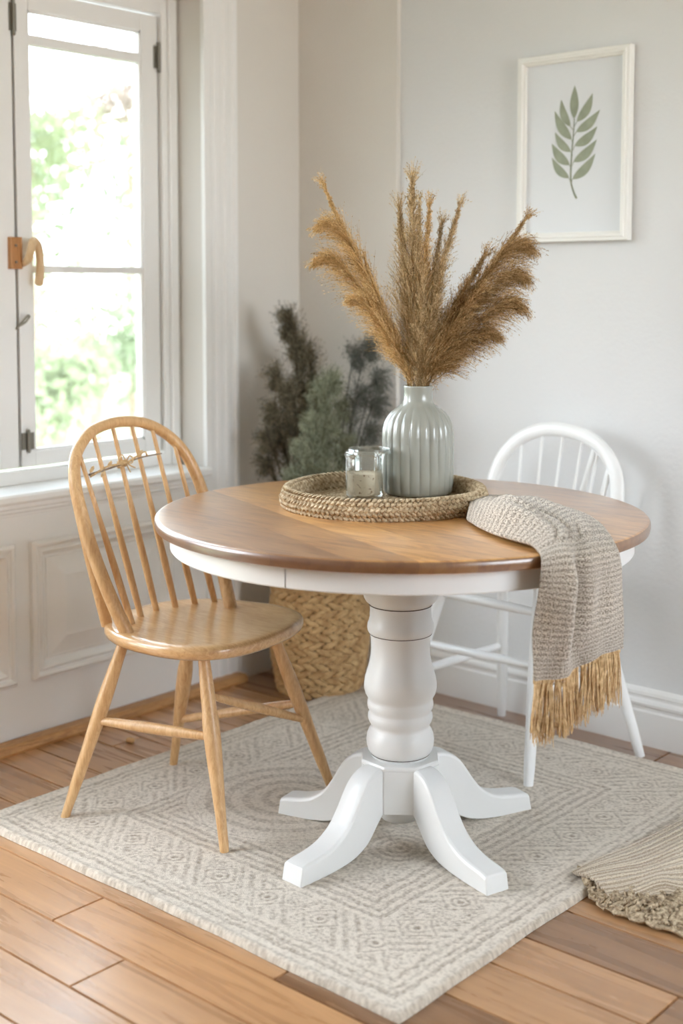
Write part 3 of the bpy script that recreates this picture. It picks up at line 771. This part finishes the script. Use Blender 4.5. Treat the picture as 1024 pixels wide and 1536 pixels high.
# ------------------------------------------------------------------ pampas plumes
CH = math.radians(41.3); CR = V((math.cos(CH), math.sin(CH), 0)); CFW = V((-math.sin(CH), math.cos(CH), 0))
def plume(name, pts, m, label, cat, group, nf=700, width=.05, start=.35, flen=.085, side=None, seedn=5, sw=.0016, stem_r=.0016, seed=1, parent=None, droop=.25, fw=.00045, tipw=.5, ssize=.0026):
    rn = random.Random(seed)
    path = smooth_path(pts, 40); base = V(pts[0])
    if parent is None: root = thing(name, base, label, cat, group)
    else: root = parent
    b = MB(); b.tube(path, [stem_r*(1-.6*i/39) for i in range(40)], 6); b.build('stem', m, root)
    vs = []; fs = []; sh = []
    def tang(i): return (path[min(39, i+1)]-path[max(0, i-1)]).normalized()
    for k in range(nf):
        s = start+(1-start)*(rn.random()**.85); i = int(s*39); p = path[i].lerp(path[min(39, i+1)], s*39-i); t = tang(i)
        th = rn.uniform(0, 2*PI); q = V((0, 0, 1)) if abs(t.z) < .8 else V((1, 0, 0)); u = t.cross(q).normalized(); w = t.cross(u)
        o = u*math.cos(th)+w*math.sin(th)
        if side is not None: o = (o+V(side)*.9); 
        if o.length > 1: o.normalize()
        sp = (s-start)/(1-start)
        env = (math.sin(PI*min(1, sp*.82+.16))**.8)*(1-tipw*sp) if sp < .97 else .35
        L = flen*env*rn.uniform(.4, 1.1); spread = width/flen*rn.uniform(.2, 1.25)
        d = (t+o*spread).normalized()
        ns = 4; prev = p; cur = d.copy(); P = [p]
        for j in range(ns):
            cur = (cur+V((0, 0, -droop*.22))+V((rn.uniform(-.10, .10), rn.uniform(-.10, .10), rn.uniform(-.08, .08)))).normalized()
            prev = prev+cur*(L/ns); P.append(prev)
        sd = cur.cross(V((rn.uniform(-1, 1), rn.uniform(-1, 1), rn.uniform(-1, 1)))).normalized()*fw
        n0 = len(vs)
        for j, pp in enumerate(P):
            kk = 1-.6*j/ns; vs.append(pp+sd*kk); vs.append(pp-sd*kk)
        shade = rn.random(); sh += [shade]*(2*(ns+1))
        for j in range(ns): fs.append((n0+2*j, n0+2*j+1, n0+2*j+3, n0+2*j+2))
        for j in range(seedn):
            f = rn.uniform(.25, 1.0)*ns; ii = min(ns-1, int(f)); pp = P[ii].lerp(P[ii+1], f-ii)
            pp = pp+V((rn.gauss(0, sw), rn.gauss(0, sw), rn.gauss(0, sw)))
            dd = (P[ii+1]-P[ii]).normalized()+V((rn.uniform(-.6, .6), rn.uniform(-.6, .6), rn.uniform(-.6, .6)))
            dd = dd.normalized()*ssize*rn.uniform(.7, 1.4); ee = dd.cross(V((rn.uniform(-1, 1), rn.uniform(-1, 1), rn.uniform(-1, 1)))).normalized()*ssize*.34
            n0 = len(vs); vs += [pp-dd, pp+ee, pp+dd, pp-ee]; sh += [min(1, max(0, shade+rn.uniform(-.25, .35)))]*4; fs.append((n0, n0+1, n0+2, n0+3))
    b = MB(); b.v = [tuple(p) for p in vs]; b.f = fs
    o = b.build('plume' if parent is None else 'frond', m, root, smooth=False)
    at = o.data.attributes.new('shade', 'FLOAT', 'POINT'); at.data.foreach_set('value', sh)
    return root
def vp_(dx, dz, dd=0):   # offset in the bouquet: sideways, height above tabletop, depth
    return V((VC[0], VC[1], TZ))+CR*dx+CFW*dd+V((0, 0, dz))
def bq(m, tipx, tipz, label, dep=0, bx=0, bend=0, midz=.5, hook=0, **kw):
    tip = vp_(tipx, tipz, dep); base = vp_(bx, .05, 0)+CR*0; neck = vp_(bx*1.0+tipx*.03, .272, dep*.03)
    mid = vp_(bx+(tipx-bx)*.42+bend, lerp(.272, tipz, midz), dep*.5)
    q = vp_(bx+(tipx-bx)*.14+bend*.4, lerp(.272, tipz, .2), dep*.18)
    if hook:
        sg = 1 if tipx > 0 else -1
        q = vp_(bx+(tipx-bx)*.28, lerp(.272, tipz, .42), dep*.3); mid = vp_(bx+(tipx-bx)*.62, lerp(.272, tipz, .80), dep*.7)
        tip = vp_(tipx, tipz-hook*.25, dep); m2 = vp_(bx+(tipx-bx)*.84, lerp(.272, tipz, .97), dep*.9)
        plume('pampas_stem', [base, neck, q, mid, m2, tip], m, label, 'dried grass', 'dried pampas stems in the ribbed vase', **kw); return
    plume('pampas_stem', [base, neck, q, mid, tip], m, label, 'dried grass', 'dried pampas stems in the ribbed vase', **kw)
g, p_, br = M['pl_gold'], M['pl_pale'], M['pl_brown']
LS = -CR
SD = [0]
def B(*a, **k): SD[0] += 1; bq(*a, seed=100+SD[0], **k)
# left bunch
B(g, -.238, .784, 'golden pampas stem reaching highest on the left of the vase', bx=-.018, bend=-.015, nf=1368, width=.055, flen=.115, start=.30, side=LS*.35)
B(g, -.240, .690, 'golden pampas stem bowing left, second down from the top of the left bunch', dep=-.03, bx=-.016, hook=0.040, nf=1440, width=.075, flen=.125, start=.30, side=LS*.25, droop=.8)
B(g, -.250, .610, 'golden pampas stem with its tip drooping left halfway down the left bunch', dep=.02, bx=-.014, hook=0.050, nf=1440, width=.075, flen=.12, start=.28, side=LS*.25, droop=.9)
B(g, -.165, .500, 'short golden pampas stem lowest at the left edge of the bouquet', dep=-.05, bx=-.012, hook=0.020, nf=1224, width=.06, flen=.10, start=.2, side=LS*.25, droop=.5)
B(g, -.135, .600, 'golden pampas stem on the inner side of the left bunch', dep=-.01, bx=-.012, bend=-.015, nf=1080, width=.05, flen=.12, start=.25, side=LS*.3)
# centre bunch
B(p_, -.018, .795, 'pale pampas stem standing tallest and straight in the middle', bx=-.006, nf=1987, width=0.091, flen=.17, start=.35)
B(p_, -.048, .725, 'pale pampas stem just left of the tallest middle one', dep=.03, bx=-.010, nf=1641, width=0.084, flen=.17, start=.3)
B(g, .025, .735, 'slim golden spike right of the tallest middle stem', dep=-.02, bx=0, nf=1296, width=0.056, flen=.12, start=.3)
B(p_, .004, .745, 'thin pale spike behind the slim golden one', dep=.05, bx=.002, nf=1036, width=0.050, flen=.12, start=.3)
B(p_, .058, .690, 'thin brownish spike in the middle, lower than its neighbours', dep=.02, bx=.005, nf=1123, width=0.059, flen=.12, start=.3)
B(p_, .102, .735, 'slender pale spike leaning right with a pointed tip', dep=-.01, bx=.008, bend=-.01, nf=1296, width=0.059, flen=.12, start=.35)
B(p_, .008, .560, 'short pale feathery stem at the front of the middle bunch', dep=-.06, bx=0, nf=1123, width=0.050, flen=.12, start=.2)
B(p_, .055, .580, 'short pale stem at the front right of the middle bunch', dep=-.05, bx=.006, nf=1123, width=0.067, flen=.12, start=.2)
# right bunch
RS = CR
B(br, .268, .702, 'brown pampas stem reaching furthest up to the right, its tip in front of the picture', bx=.014, bend=-.004, nf=1440, width=.058, flen=.12, start=.35, side=RS*.2)
B(br, .270, .640, 'brown pampas stem arching right just under the highest right one', dep=-.03, bx=.016, hook=0.050, nf=1584, width=.090, flen=.14, start=.3, side=RS*.25, droop=1.0)
B(br, .265, .570, 'brown feathery pampas stem fanning to the right at mid height', dep=.03, bx=.016, hook=0.060, nf=1584, width=.095, flen=.14, start=.3, side=RS*.25, droop=1.1)
B(br, .250, .500, 'brown pampas stem drooping right in the lower half of the right bunch', dep=-.05, bx=.016, hook=0.070, nf=1584, width=.090, flen=.13, start=.25, side=RS*.25, droop=1.1)
B(br, .190, .420, 'brown pampas stem sweeping low to the right above the vase shoulder', dep=-.02, bx=.018, hook=0.040, nf=1224, width=.070, flen=.11, start=.22, side=RS*.25, droop=.9)
B(br, .165, .610, 'brown pampas stem filling the gap between the middle and right bunches', dep=.0, bx=.010, bend=-.005, nf=1584, width=.078, flen=.14, start=.25)
B(br, .145, .520, 'dense brown plume at the heart of the right bunch, nearest the camera', dep=-.06, bx=.012, bend=0, nf=1368, width=.085, flen=.14, start=.2, side=RS*.3)
B(br, .115, .365, 'thin wiry stalk branching low to the right of the vase neck', dep=-.02, bx=.02, bend=.01, nf=60, width=.06, flen=.06, start=.4, stem_r=.0012)

# ------------------------------------------------------------------ basket and its foliage
BC = (.285, -.228)
bk = thing('woven_basket', (BC[0], BC[1], 0), 'round chunky woven straw basket on the floor in the corner behind the table', 'basket')
def brad(z): t = z/.36; return .118+.046*math.sin(PI*min(1, .10+t*.66))**.8 if t < 1 else .150
b = MB(); rows = 15; h = .365/rows; rn = random.Random(9)
for k in range(rows):
    z = .013+h*k; r = brad(z); n = int(2*PI*r/.040)
    for i in range(n):
        a = 2*PI*(i+.5*(k % 2)+rn.uniform(-.06, .06))/n
        o = V((math.cos(a), math.sin(a), 0)); t = V((-math.sin(a), math.cos(a), 0))
        b.blob(V((BC[0], BC[1], z))+o*(r-.003), t+V((0, 0, (.42 if k % 2 else -.42)+rn.uniform(-.06, .06))), o, .031, .0112, .0085, 8, 6)
b.build('woven_body', M['basket'], bk)
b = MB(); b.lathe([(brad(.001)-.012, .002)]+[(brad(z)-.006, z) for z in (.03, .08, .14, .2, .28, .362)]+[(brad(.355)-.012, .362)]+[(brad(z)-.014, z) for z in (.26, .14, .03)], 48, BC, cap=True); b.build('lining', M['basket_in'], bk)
b = MB(); r = brad(.355); n = 31
for i in range(n):
    a = 2*PI*i/n; o = V((math.cos(a), math.sin(a), 0)); t = V((-math.sin(a), math.cos(a), 0))
    b.blob(V((BC[0], BC[1], .368))+o*(r-.002), t+V((0, 0, .35)), (0, 0, 1), .024, .012, .009, 8, 5)
b.build('rim', M['basket'], bk)
for sg in (-1, 1):
    a = CH+PI*(.5 if sg > 0 else -.5)+PI/2*0
    c = V((BC[0], BC[1], .375))+CR*sg*(r-.004)
    b = MB()
    for j in range(9):
        u = j/8; ang = PI*u
        p = c+CFW*(.045*math.cos(ang))+V((0, 0, .042*math.sin(ang)-.006))
        tt = -CFW*math.sin(ang)+V((0, 0, math.cos(ang)))
        b.blob(p, tt, CR, .013, .009, .009, 7, 4)
    b.build('handle', M['basket'], bk)
def fol(name, label, m, specs, seed0):
    specs = [(x, z, d, int(n*1.5), w*2.2, f*1.25, s) for x, z, d, n, w, f, s in specs]
    root = thing(name, (BC[0], BC[1], .02), label, 'foliage')
    for i, (x, z, dep, nf, wd, fl, st) in enumerate(specs):
        c = V((BC[0], BC[1], 0)); tip = c+CR*x+CFW*dep+V((0, 0, z))
        pts = [c+CR*x*.1+V((0, 0, .03)), c+CR*x*.25+CFW*dep*.2+V((0, 0, z*.33)), c+CR*x*.55+CFW*dep*.6+V((0, 0, z*.72)), tip-CR*(.018 if x > 0 else -.018)+V((0, 0, -.02)), tip+V((0, 0, -.02 if abs(x) > .07 else 0))]
        plume(name, pts, m, None, None, None, nf=nf, width=wd, flen=fl, start=st, seed=seed0+i, parent=root, droop=.7, fw=.0008, seedn=6, ssize=.004, sw=.005, stem_r=.003)
fol('dark_foliage_bunch', 'tall dark olive feathery branches standing in the straw basket by the corner', M['dk_green'],
    [(-.105, 1.20, .02, 520, .024, .09, .55), (-.08, 1.13, .03, 420, .026, .09, .5), (-.045, 1.08, .05, 400, .03, .10, .5), (-.145, 1.03, 0, 240, .02, .07, .66), (-.155, .92, -.02, 220, .022, .07, .66), (-.175, .83, -.02, 220, .022, .07, .64), (-.175, .75, 0, 220, .022, .07, .64), (-.10, .98, -.03, 600, .045, .11, .4), (-.08, .88, .03, 600, .05, .12, .4), (-.14, .84, .02, 450, .045, .11, .4), (-.03, .95, .02, 450, .04, .10, .45), (-.05, .74, -.02, 500, .05, .11, .3)], 300)
fol('sage_foliage_bunch', 'pale sage green feathery sprays in front of the dark branches in the basket', M['pale_green'],
    [(-.005, .97, -.05, 500, .022, .10, .45), (.045, 1.0, -.04, 450, .022, .10, .5), (-.06, .80, -.10, 400, .022, .09, .4), (.085, .93, -.02, 400, .028, .09, .45), (-.03, .88, -.08, 450, .022, .09, .4), (.03, .86, -.06, 450, .03, .10, .4), (.10, .82, -.04, 350, .03, .09, .4), (-.09, .72, -.09, 300, .022, .08, .35), (.0, .74, -.08, 400, .03, .09, .3)], 330)
fol('grey_foliage_bunch', 'thin grey green branch leaning right from the basket, behind the vase', M['grey_green'],
    [(.125, 1.10, -.04, 260, .035, .07, .72), (.165, 1.13, -.06, 260, .03, .07, .72), (.19, 1.03, -.06, 240, .032, .07, .74), (.185, .95, -.06, 220, .032, .07, .72), (.14, .98, -.05, 260, .035, .08, .6), (.17, .86, -.06, 200, .028, .07, .65)], 350)

# ------------------------------------------------------------------ picture on the wall
pc = thing('framed_print', (1.09, 0, 1.455), 'white framed botanical print of a green leaf sprig hanging on the back wall', 'picture')
x0, x1, z0, z1 = .906, 1.282, 1.452, 2.000
def frame_ring(rings, m, name, parent, face=True):
    b = MB(); vs = []; fs = []
    for ins, y in rings: vs += [(x0+ins, y, z0+ins), (x1-ins, y, z0+ins), (x1-ins, y, z1-ins), (x0+ins, y, z1-ins)]
    for j in range(len(rings)-1):
        for i in range(4): k = (i+1) % 4; fs.append((4*j+i, 4*j+k, 4*j+4+k, 4*j+4+i))
    b.add(vs, fs); return b.build(name, m, parent, smooth=False)
frame_ring([(0, -.002), (0, -.026), (.002, -.028), (.010, -.028), (.012, -.031), (.018, -.031), (.021, -.026), (.026, -.024), (.028, -.013)], M['frame'], 'frame', pc)
b = MB(); b.box((x0+.02, -.014, z0+.02), (x1-.02, -.004, z1-.02)); pp = b.build('paper', M['paper'], pc, smooth=False)
leaves = [((1.095, 1.808), (1.096, 1.904)), ((1.105, 1.798), (1.156, 1.876)), ((1.103, 1.769), (1.181, 1.827)), ((1.098, 1.729), (1.173, 1.78)), ((1.095, 1.683), (1.172, 1.743)), ((1.092, 1.633), (1.168, 1.703)),
          ((1.083, 1.786), (1.051, 1.867)), ((1.088, 1.748), (1.029, 1.836)), ((1.086, 1.713), (1.031, 1.774)), ((1.082, 1.675), (1.02, 1.742)), ((1.081, 1.637), (1.021, 1.701))]
b = MB()
for (bx, bz), (tx, tz_) in leaves:
    d = V((tx-bx, 0, tz_-bz)); L = d.length; n_ = V((-d.z, 0, d.x)).normalized(); w = .0125 if L < .09 else .0145
    sg = -1 if tx > bx+.01 else (1 if tx < bx-.01 else 0); N = 14; up = []; dn = []
    for i in range(N+1):
        t = i/N; c = V((bx, -.0148, bz))+d*t-n_*(.008*math.sin(PI*t))*(-sg); ww = w*math.sin(PI*t**.8)
        up.append(c+n_*ww); dn.append(c-n_*ww)
    vs = up+list(reversed(dn)); b.add(vs+[p+V((0, .0006, 0)) for p in vs], [tuple(range(len(vs)))])
b.build('leaf_print', M['leaf'], pp, smooth=False)
b = MB(); b.tube(smooth_path([(x, -.0148, z) for x, z in [(1.107, 1.577), (1.096, 1.599), (1.087, 1.633), (1.088, 1.701), (1.093, 1.755), (1.096, 1.808)]], 30), [.0032-.0022*i/29 for i in range(30)], 8, flat=.2, up=(0, 1, 0))
for (bx, bz), _ in leaves: b.tube([(bx, -.0147, bz), (1.088+(bz-1.633)*.045, -.0147, bz-.012)], .0009, 6)
b.build('stem_print', M['leafstem'], pp)

# ------------------------------------------------------------------ throws
def surf(G, nu, nv, fn=None):
    rows = [smooth_path(r, nu) for r in G]
    out = []
    for j in range(nv):
        t = (len(G)-1)*j/(nv-1); out.append([crom([r[i] for r in rows], t) for i in range(nu)])
    if fn: out = [[fn(i/(nu-1), j/(nv-1), p) for i, p in enumerate(r)] for j, r in enumerate(out)]
    return out
def cyl(a, r, z): a = math.radians(a); return (TC[0]+r*math.cos(a), TC[1]+r*math.sin(a), z)
h0 = TZ+.008
G = [[(1.435, -1.000, h0), (1.402, -.945, h0+.018), (1.362, -.885, h0+.022), (1.315, -.800, h0+.018), (1.262, -.695, h0)],
     [(1.505, -1.055, h0), (1.480, -.990, h0+.030), (1.440, -.900, h0+.030), (1.395, -.800, h0+.018), (1.335, -.665, h0)],
     [(1.575, -1.100, h0), (1.565, -1.035, h0+.046), (1.530, -.935, h0+.022), (1.490, -.830, h0+.030), (1.440, -.690, h0)],
     [(1.650, -1.135, h0+.002), (1.655, -1.070, h0+.038), (1.625, -.985, h0+.010), (1.600, -.895, h0+.026), (1.570, -.760, h0+.004)],
     [(1.715, -1.165, h0+.003), (1.730, -1.110, h0+.022), (1.715, -1.040, h0+.010), (1.705, -.970, h0+.018), (1.700, -.880, h0+.006)],
     [cyl(-23.5, .592, .787), cyl(-19.5, .602, .796), cyl(-15.0, .594, .790), cyl(-10.5, .600, .793), cyl(-3.5, .592, .788)],
     [cyl(-24.0, .596, .745), cyl(-20.0, .622, .745), cyl(-15.5, .598, .745), cyl(-10.8, .612, .745), cyl(-2.8, .600, .745)],
     [cyl(-24.5, .592, .700), cyl(-20.5, .625, .695), cyl(-15.8, .594, .698), cyl(-10.8, .612, .700), cyl(-2.2, .600, .700)],
     [cyl(-25.0, .588, .640), cyl(-20.5, .618, .640), cyl(-15.8, .594, .640), cyl(-10.4, .610, .642), cyl(-1.8, .600, .645)],
     [cyl(-25.0, .588, .585), cyl(-20.5, .608, .585), cyl(-15.5, .594, .590), cyl(-10.0, .606, .600), cyl(-1.5, .600, .605)],
     [cyl(-25.0, .590, .545), cyl(-20.5, .604, .547), cyl(-15.2, .594, .555), cyl(-10.0, .606, .575), cyl(-1.5, .600, .572)]]
def knitfn(u, v, p):
    G_ = lambda x, c, w: math.exp(-((x-c)/w)**2)
    w = .0025*math.sin(u*23+v*9)*math.sin(v*14+u*5)
    if v > .45:
        k = min(1, (v-.45)*7); fade = 1-.75*max(0, (v-.72)/.28)
        f = .020*G_(u, .30+.05*(v-.5), .075)-.012*G_(u, .46, .07)+.008*G_(u, .62, .08)-.007*G_(u, .78, .07)
        f = f*fade+.004*math.sin(u*17+v*8)*(1-fade)
        o = V((p.x-TC[0], p.y-TC[1], 0)).normalized(); return p+o*((w+f)*k+.002)
    e = min(1, v*6)*math.sin(PI*u)**.6
    h = .020*G_(u, .34+.25*v, .10)*G_(v, .20, .12)+.016*G_(u, .62-.4*v, .09)*G_(v, .28, .14)-.010*G_(u, .5, .07)*G_(v, .20, .14)
    h += .006*abs(math.sin(u*15+v*18+2*math.sin(v*12)))
    return p+V((0, 0, (h+abs(w))*e))
thr = thing('knitted_throw', (1.73, -1.1, TZ), 'beige marled knitted throw with tan tassels draped over the right edge of the table', 'throw')
S = surf(G, 70, 150, knitfn)
b = MB(); b.grid(S, 70, 150); b.build('knitted_body', M['throw'], thr, solid=.009)
rn = random.Random(12)
hem = S[-1]
for k in range(30):
    u = (k+.5)/30; p = hem[int(u*69)]; o = V((p.x-TC[0], p.y-TC[1], 0)).normalized(); tg = V((-o.y, o.x, 0))
    Lh = lerp(.128, .112, u)*rn.uniform(.92, 1.06); b = MB(); sway = rn.uniform(-.012, .006)
    for s_ in range(11):
        e = p+o*rn.uniform(-.010, .012)+tg*(rn.uniform(-.0105, .0105)+sway*1.3)+V((0, 0, -Lh*rn.uniform(.86, 1.04)))
        st = p+o*rn.uniform(-.002, .002)+tg*rn.uniform(-.002, .002)+V((0, 0, .004))
        m1 = st.lerp(e, .3)+tg*rn.uniform(-.003, .003)+o*rn.uniform(-.002, .003); m2 = st.lerp(e, .7)+tg*rn.uniform(-.004, .004)+o*rn.uniform(-.003, .003)
        b.tube(smooth_path([st, m1, m2, e], 9), [.0011, .0012, .0013, .0013, .0013, .0012, .0012, .001, .0006], 5)
    b.blob(p+V((0, 0, -.003)), (0, 0, 1), o, .007, .0045, .0045)
    b.build('tassel', M['tassel'], thr)

ft = thing('floor_throw', (1.85, -.85, .012), 'ribbed beige throw with a ruffled edge lying crumpled on the rug corner', 'throw')
z = .016
GF = [[(1.660, -.905, z), (1.675, -.815, z+.002), (1.690, -.69, z+.004), (1.705, -.51, z+.004), (1.725, -.26, z), (1.74, -.10, z)],
      [(1.690, -.925, z+.010), (1.722, -.850, z+.016), (1.753, -.751, z+.018), (1.782, -.616, z+.020), (1.821, -.391, z+.02), (1.86, -.15, z+.01)],
      [(1.735, -.945, z+.020), (1.770, -.885, z+.028), (1.805, -.805, z+.026), (1.847, -.724, z+.034), (1.899, -.528, z+.03), (1.96, -.25, z+.02)],
      [(1.782, -.965, z+.012), (1.814, -.925, z+.020), (1.855, -.873, z+.032), (1.895, -.824, z+.024), (1.991, -.699, z+.04), (2.08, -.40, z+.03)],
      [(1.800, -.975, z+.004), (1.842, -.940, z+.008), (1.880, -.892, z+.016), (1.935, -.852, z+.008), (2.06, -.76, z+.02), (2.20, -.50, z+.01)]]
b = MB(); S2 = surf(GF, 90, 60, lambda u, v, p: p+V((0, 0, .004*math.sin(u*9+v*4)+.0022*math.sin(v*75))))
b.grid(S2, 90, 60); b.build('ribbed_sheet', M['floorthrow'], ft, solid=.006)
z = .004
GE = [[(1.655, -.880, z+.016), (1.720, -.850, z+.02), (1.80, -.80, z+.02), (1.90, -.72, z+.02), (2.05, -.60, z+.02)],
      [(1.690, -.915, z+.016), (1.755, -.915, z+.020), (1.835, -.885, z+.022), (1.925, -.83, z+.022), (2.09, -.74, z+.02)],
      [(1.716, -.940, z+.010), (1.785, -.965, z+.014), (1.862, -.955, z+.020), (1.945, -.92, z+.020), (2.11, -.86, z+.02)],
      [(1.736, -.955, z+.003), (1.797, -.995, z+.004), (1.872, -.998, z+.006), (1.970, -.990, z+.006), (2.14, -.96, z+.006)]]
rs = random.Random(3)
b = MB(); S3 = surf(GE, 150, 60, lambda u, v, p: p+V((.004*math.sin(u*60+v*8), .005*math.sin(u*45+2), .0)) + V((0, 0, max(0, .007*math.sin(u*70+3*math.sin(v*9))*math.sin(PI*v)))))
b.grid(S3, 150, 60); b.build('ruffled_edge', M['frill'], ft, solid=.007)
b = MB()
for k in range(260):
    u = rs.random(); v = rs.uniform(.35, .98); p = S3[int(v*59)][int(u*149)]
    b.blob(p+V((0, 0, .006)), (rs.uniform(-1, 1), rs.uniform(-1, 1), rs.uniform(-.3, .3)), (0, 0, 1), rs.uniform(.005, .011), .0035, .0035, 6, 4)
fz = b.build('fringe', M['frill'], ft); fz['kind'] = 'stuff'

# small wooden knob lying by the threshold strip
b = MB(); b.blob((.232, -.985, .009), (1, .2, 0), (0, 0, 1), .016, .010, .009, 14, 10); k = b.build('wood_knob', M['seatwood'])
tag(k, 'small round wooden knob lying on the floorboards behind the honey wooden chair', 'knob')

# ------------------------------------------------------------------ garden outside
b = MB(); b.box((-30, -22, -.5), (-.6, 22, -.35)); o = b.build('garden_ground', M['lawn'], smooth=False); struct(o)
def bush(c, R, n, m, label, seed, ls=.07, trunk=True):
    n = int(n*1.7); ls *= .72
    rn = random.Random(seed); t = thing('garden_shrub', (c[0], c[1], -.35), label, 'shrub', None); b = MB()
    lobes = [(V((rn.uniform(-.6, .6)*R[0], rn.uniform(-.6, .6)*R[1], rn.uniform(-.7, .7)*R[2])), rn.uniform(.3, .55)) for _ in range(9)]
    for i in range(n):
        l, s_ = rn.choice(lobes); d = V((rn.gauss(0, 1), rn.gauss(0, 1), rn.gauss(0, 1))).normalized()*rn.random()**.4
        p = V(c)+l+V((d.x*R[0]*s_, d.y*R[1]*s_, d.z*R[2]*s_))
        a = V((rn.gauss(0, 1), rn.gauss(0, 1), rn.gauss(0, 1))).normalized(); u = a.cross(V((rn.gauss(0, 1), rn.gauss(0, 1), rn.gauss(0, 1)))).normalized()
        w = a.cross(u); s2 = ls*rn.uniform(.6, 1.3)
        b.add([p-u*s2, p-u*s2*.1+w*s2*.45, p+u*s2, p-u*s2*.1-w*s2*.45], [(0, 1, 2, 3)])
    b.build('leaves', m, t, smooth=False)
    b = MB(); b.tube(smooth_path([(c[0], c[1], -.38), (c[0]+.05, c[1], c[2]*.3), (c[0]-.05, c[1]+.05, c[2]*.8), (c[0], c[1], c[2]+R[2]*.3)], 12), [.035-.002*i for i in range(12)], 8); b.build('trunk', M['bark'], t)
bush((-3.3, 1.2, .35), (1.0, 1.0, .8), 1500, M['leafa'], 'leafy green shrub seen through the lower window panes', 1)
bush((-5.0, 3.0, .85), (1.2, 1.3, 1.0), 1500, M['leafb'], 'pale green shrub behind the nearer one, seen through the lower right of the window', 2)
bush((-7.2, 4.0, 2.6), (.8, .8, .9), 900, M['leafa'], 'light green tree crown seen at the left of the tall window pane', 3, .08)
bush((-7.6, 5.5, 3.2), (.7, .6, .7), 380, M['leafc'], 'peach coloured tree seen at the upper right of the tall window pane', 4, .09)
bush((-11.8, 8.0, 1.6), (1.6, 2.4, 2.4), 2200, M['leafb'], 'hazy pale tree furthest back in the garden behind the shrubs', 5, .12)

# ------------------------------------------------------------------ light
w = bpy.data.worlds.new('World'); sc.world = w; w.use_nodes = True; nt = w.node_tree; nt.nodes.clear()
out = nt.nodes.new('ShaderNodeOutputWorld'); bg = nt.nodes.new('ShaderNodeBackground'); tc = nt.nodes.new('ShaderNodeTexCoord')
sep = nt.nodes.new('ShaderNodeSeparateXYZ'); rp = nt.nodes.new('ShaderNodeValToRGB'); mr = nt.nodes.new('ShaderNodeMapRange')
nt.links.new(tc.outputs['Generated'], sep.inputs[0]); nt.links.new(sep.outputs[2], mr.inputs[0])
mr.inputs[1].default_value = -.2; mr.inputs[2].default_value = 1
nt.links.new(mr.outputs[0], rp.inputs[0]); e = rp.color_ramp.elements
e[0].position = .12; e[0].color = (.62, .60, .55, 1); e[1].position = .22; e[1].color = (.86, .935, 1.0, 1)
q = e.new(.7); q.color = (.76, .87, 1.0, 1)
nt.links.new(rp.outputs[0], bg.inputs[0]); bg.inputs[1].default_value = SKY = 16.0
nt.links.new(bg.outputs[0], out.inputs[0])
def sun(name, az, el, strength, angle, col=(1, 1, 1)):
    l = bpy.data.lights.new(name, 'SUN'); l.energy = strength; l.angle = math.radians(angle); l.color = col
    o = bpy.data.objects.new(name, l); COL.objects.link(o)
    d = V((math.cos(az)*math.cos(el), math.sin(az)*math.cos(el), -math.sin(el)))   # travel direction
    o.rotation_euler = d.to_track_quat('-Z', 'Y').to_euler(); o.location = (-3, -4, 4); return o
sun('hazy_sun', math.radians(43), math.radians(19), 2.5, 20, (1, .98, .98))

# ------------------------------------------------------------------ camera
cd = bpy.data.cameras.new('camera'); cam = bpy.data.objects.new('camera', cd); COL.objects.link(cam)
cam.location = (3.145, -3.374, 1.32); cam.rotation_euler = (math.radians(85.5), 0, math.radians(41.3))
cd.sensor_width = 36; cd.sensor_fit = 'AUTO'; cd.lens = 1970*36/1536; cd.shift_y = -.1191; cd.clip_start = .05
cd.dof.use_dof = True; cd.dof.focus_distance = 3.02; cd.dof.aperture_fstop = 2.0
sc.camera = cam
vs_ = sc.view_settings; sc.display_settings.display_device = 'sRGB'
vs_.view_transform = 'Standard'; vs_.look = 'None'; vs_.exposure = -0.22; vs_.gamma = 1.0; vs_.use_curve_mapping = False
sc.cycles.max_bounces = 8; sc.cycles.diffuse_bounces = 5; sc.cycles.transparent_max_bounces = 16; sc.cycles.caustics_reflective = False; sc.cycles.caustics_refractive = False
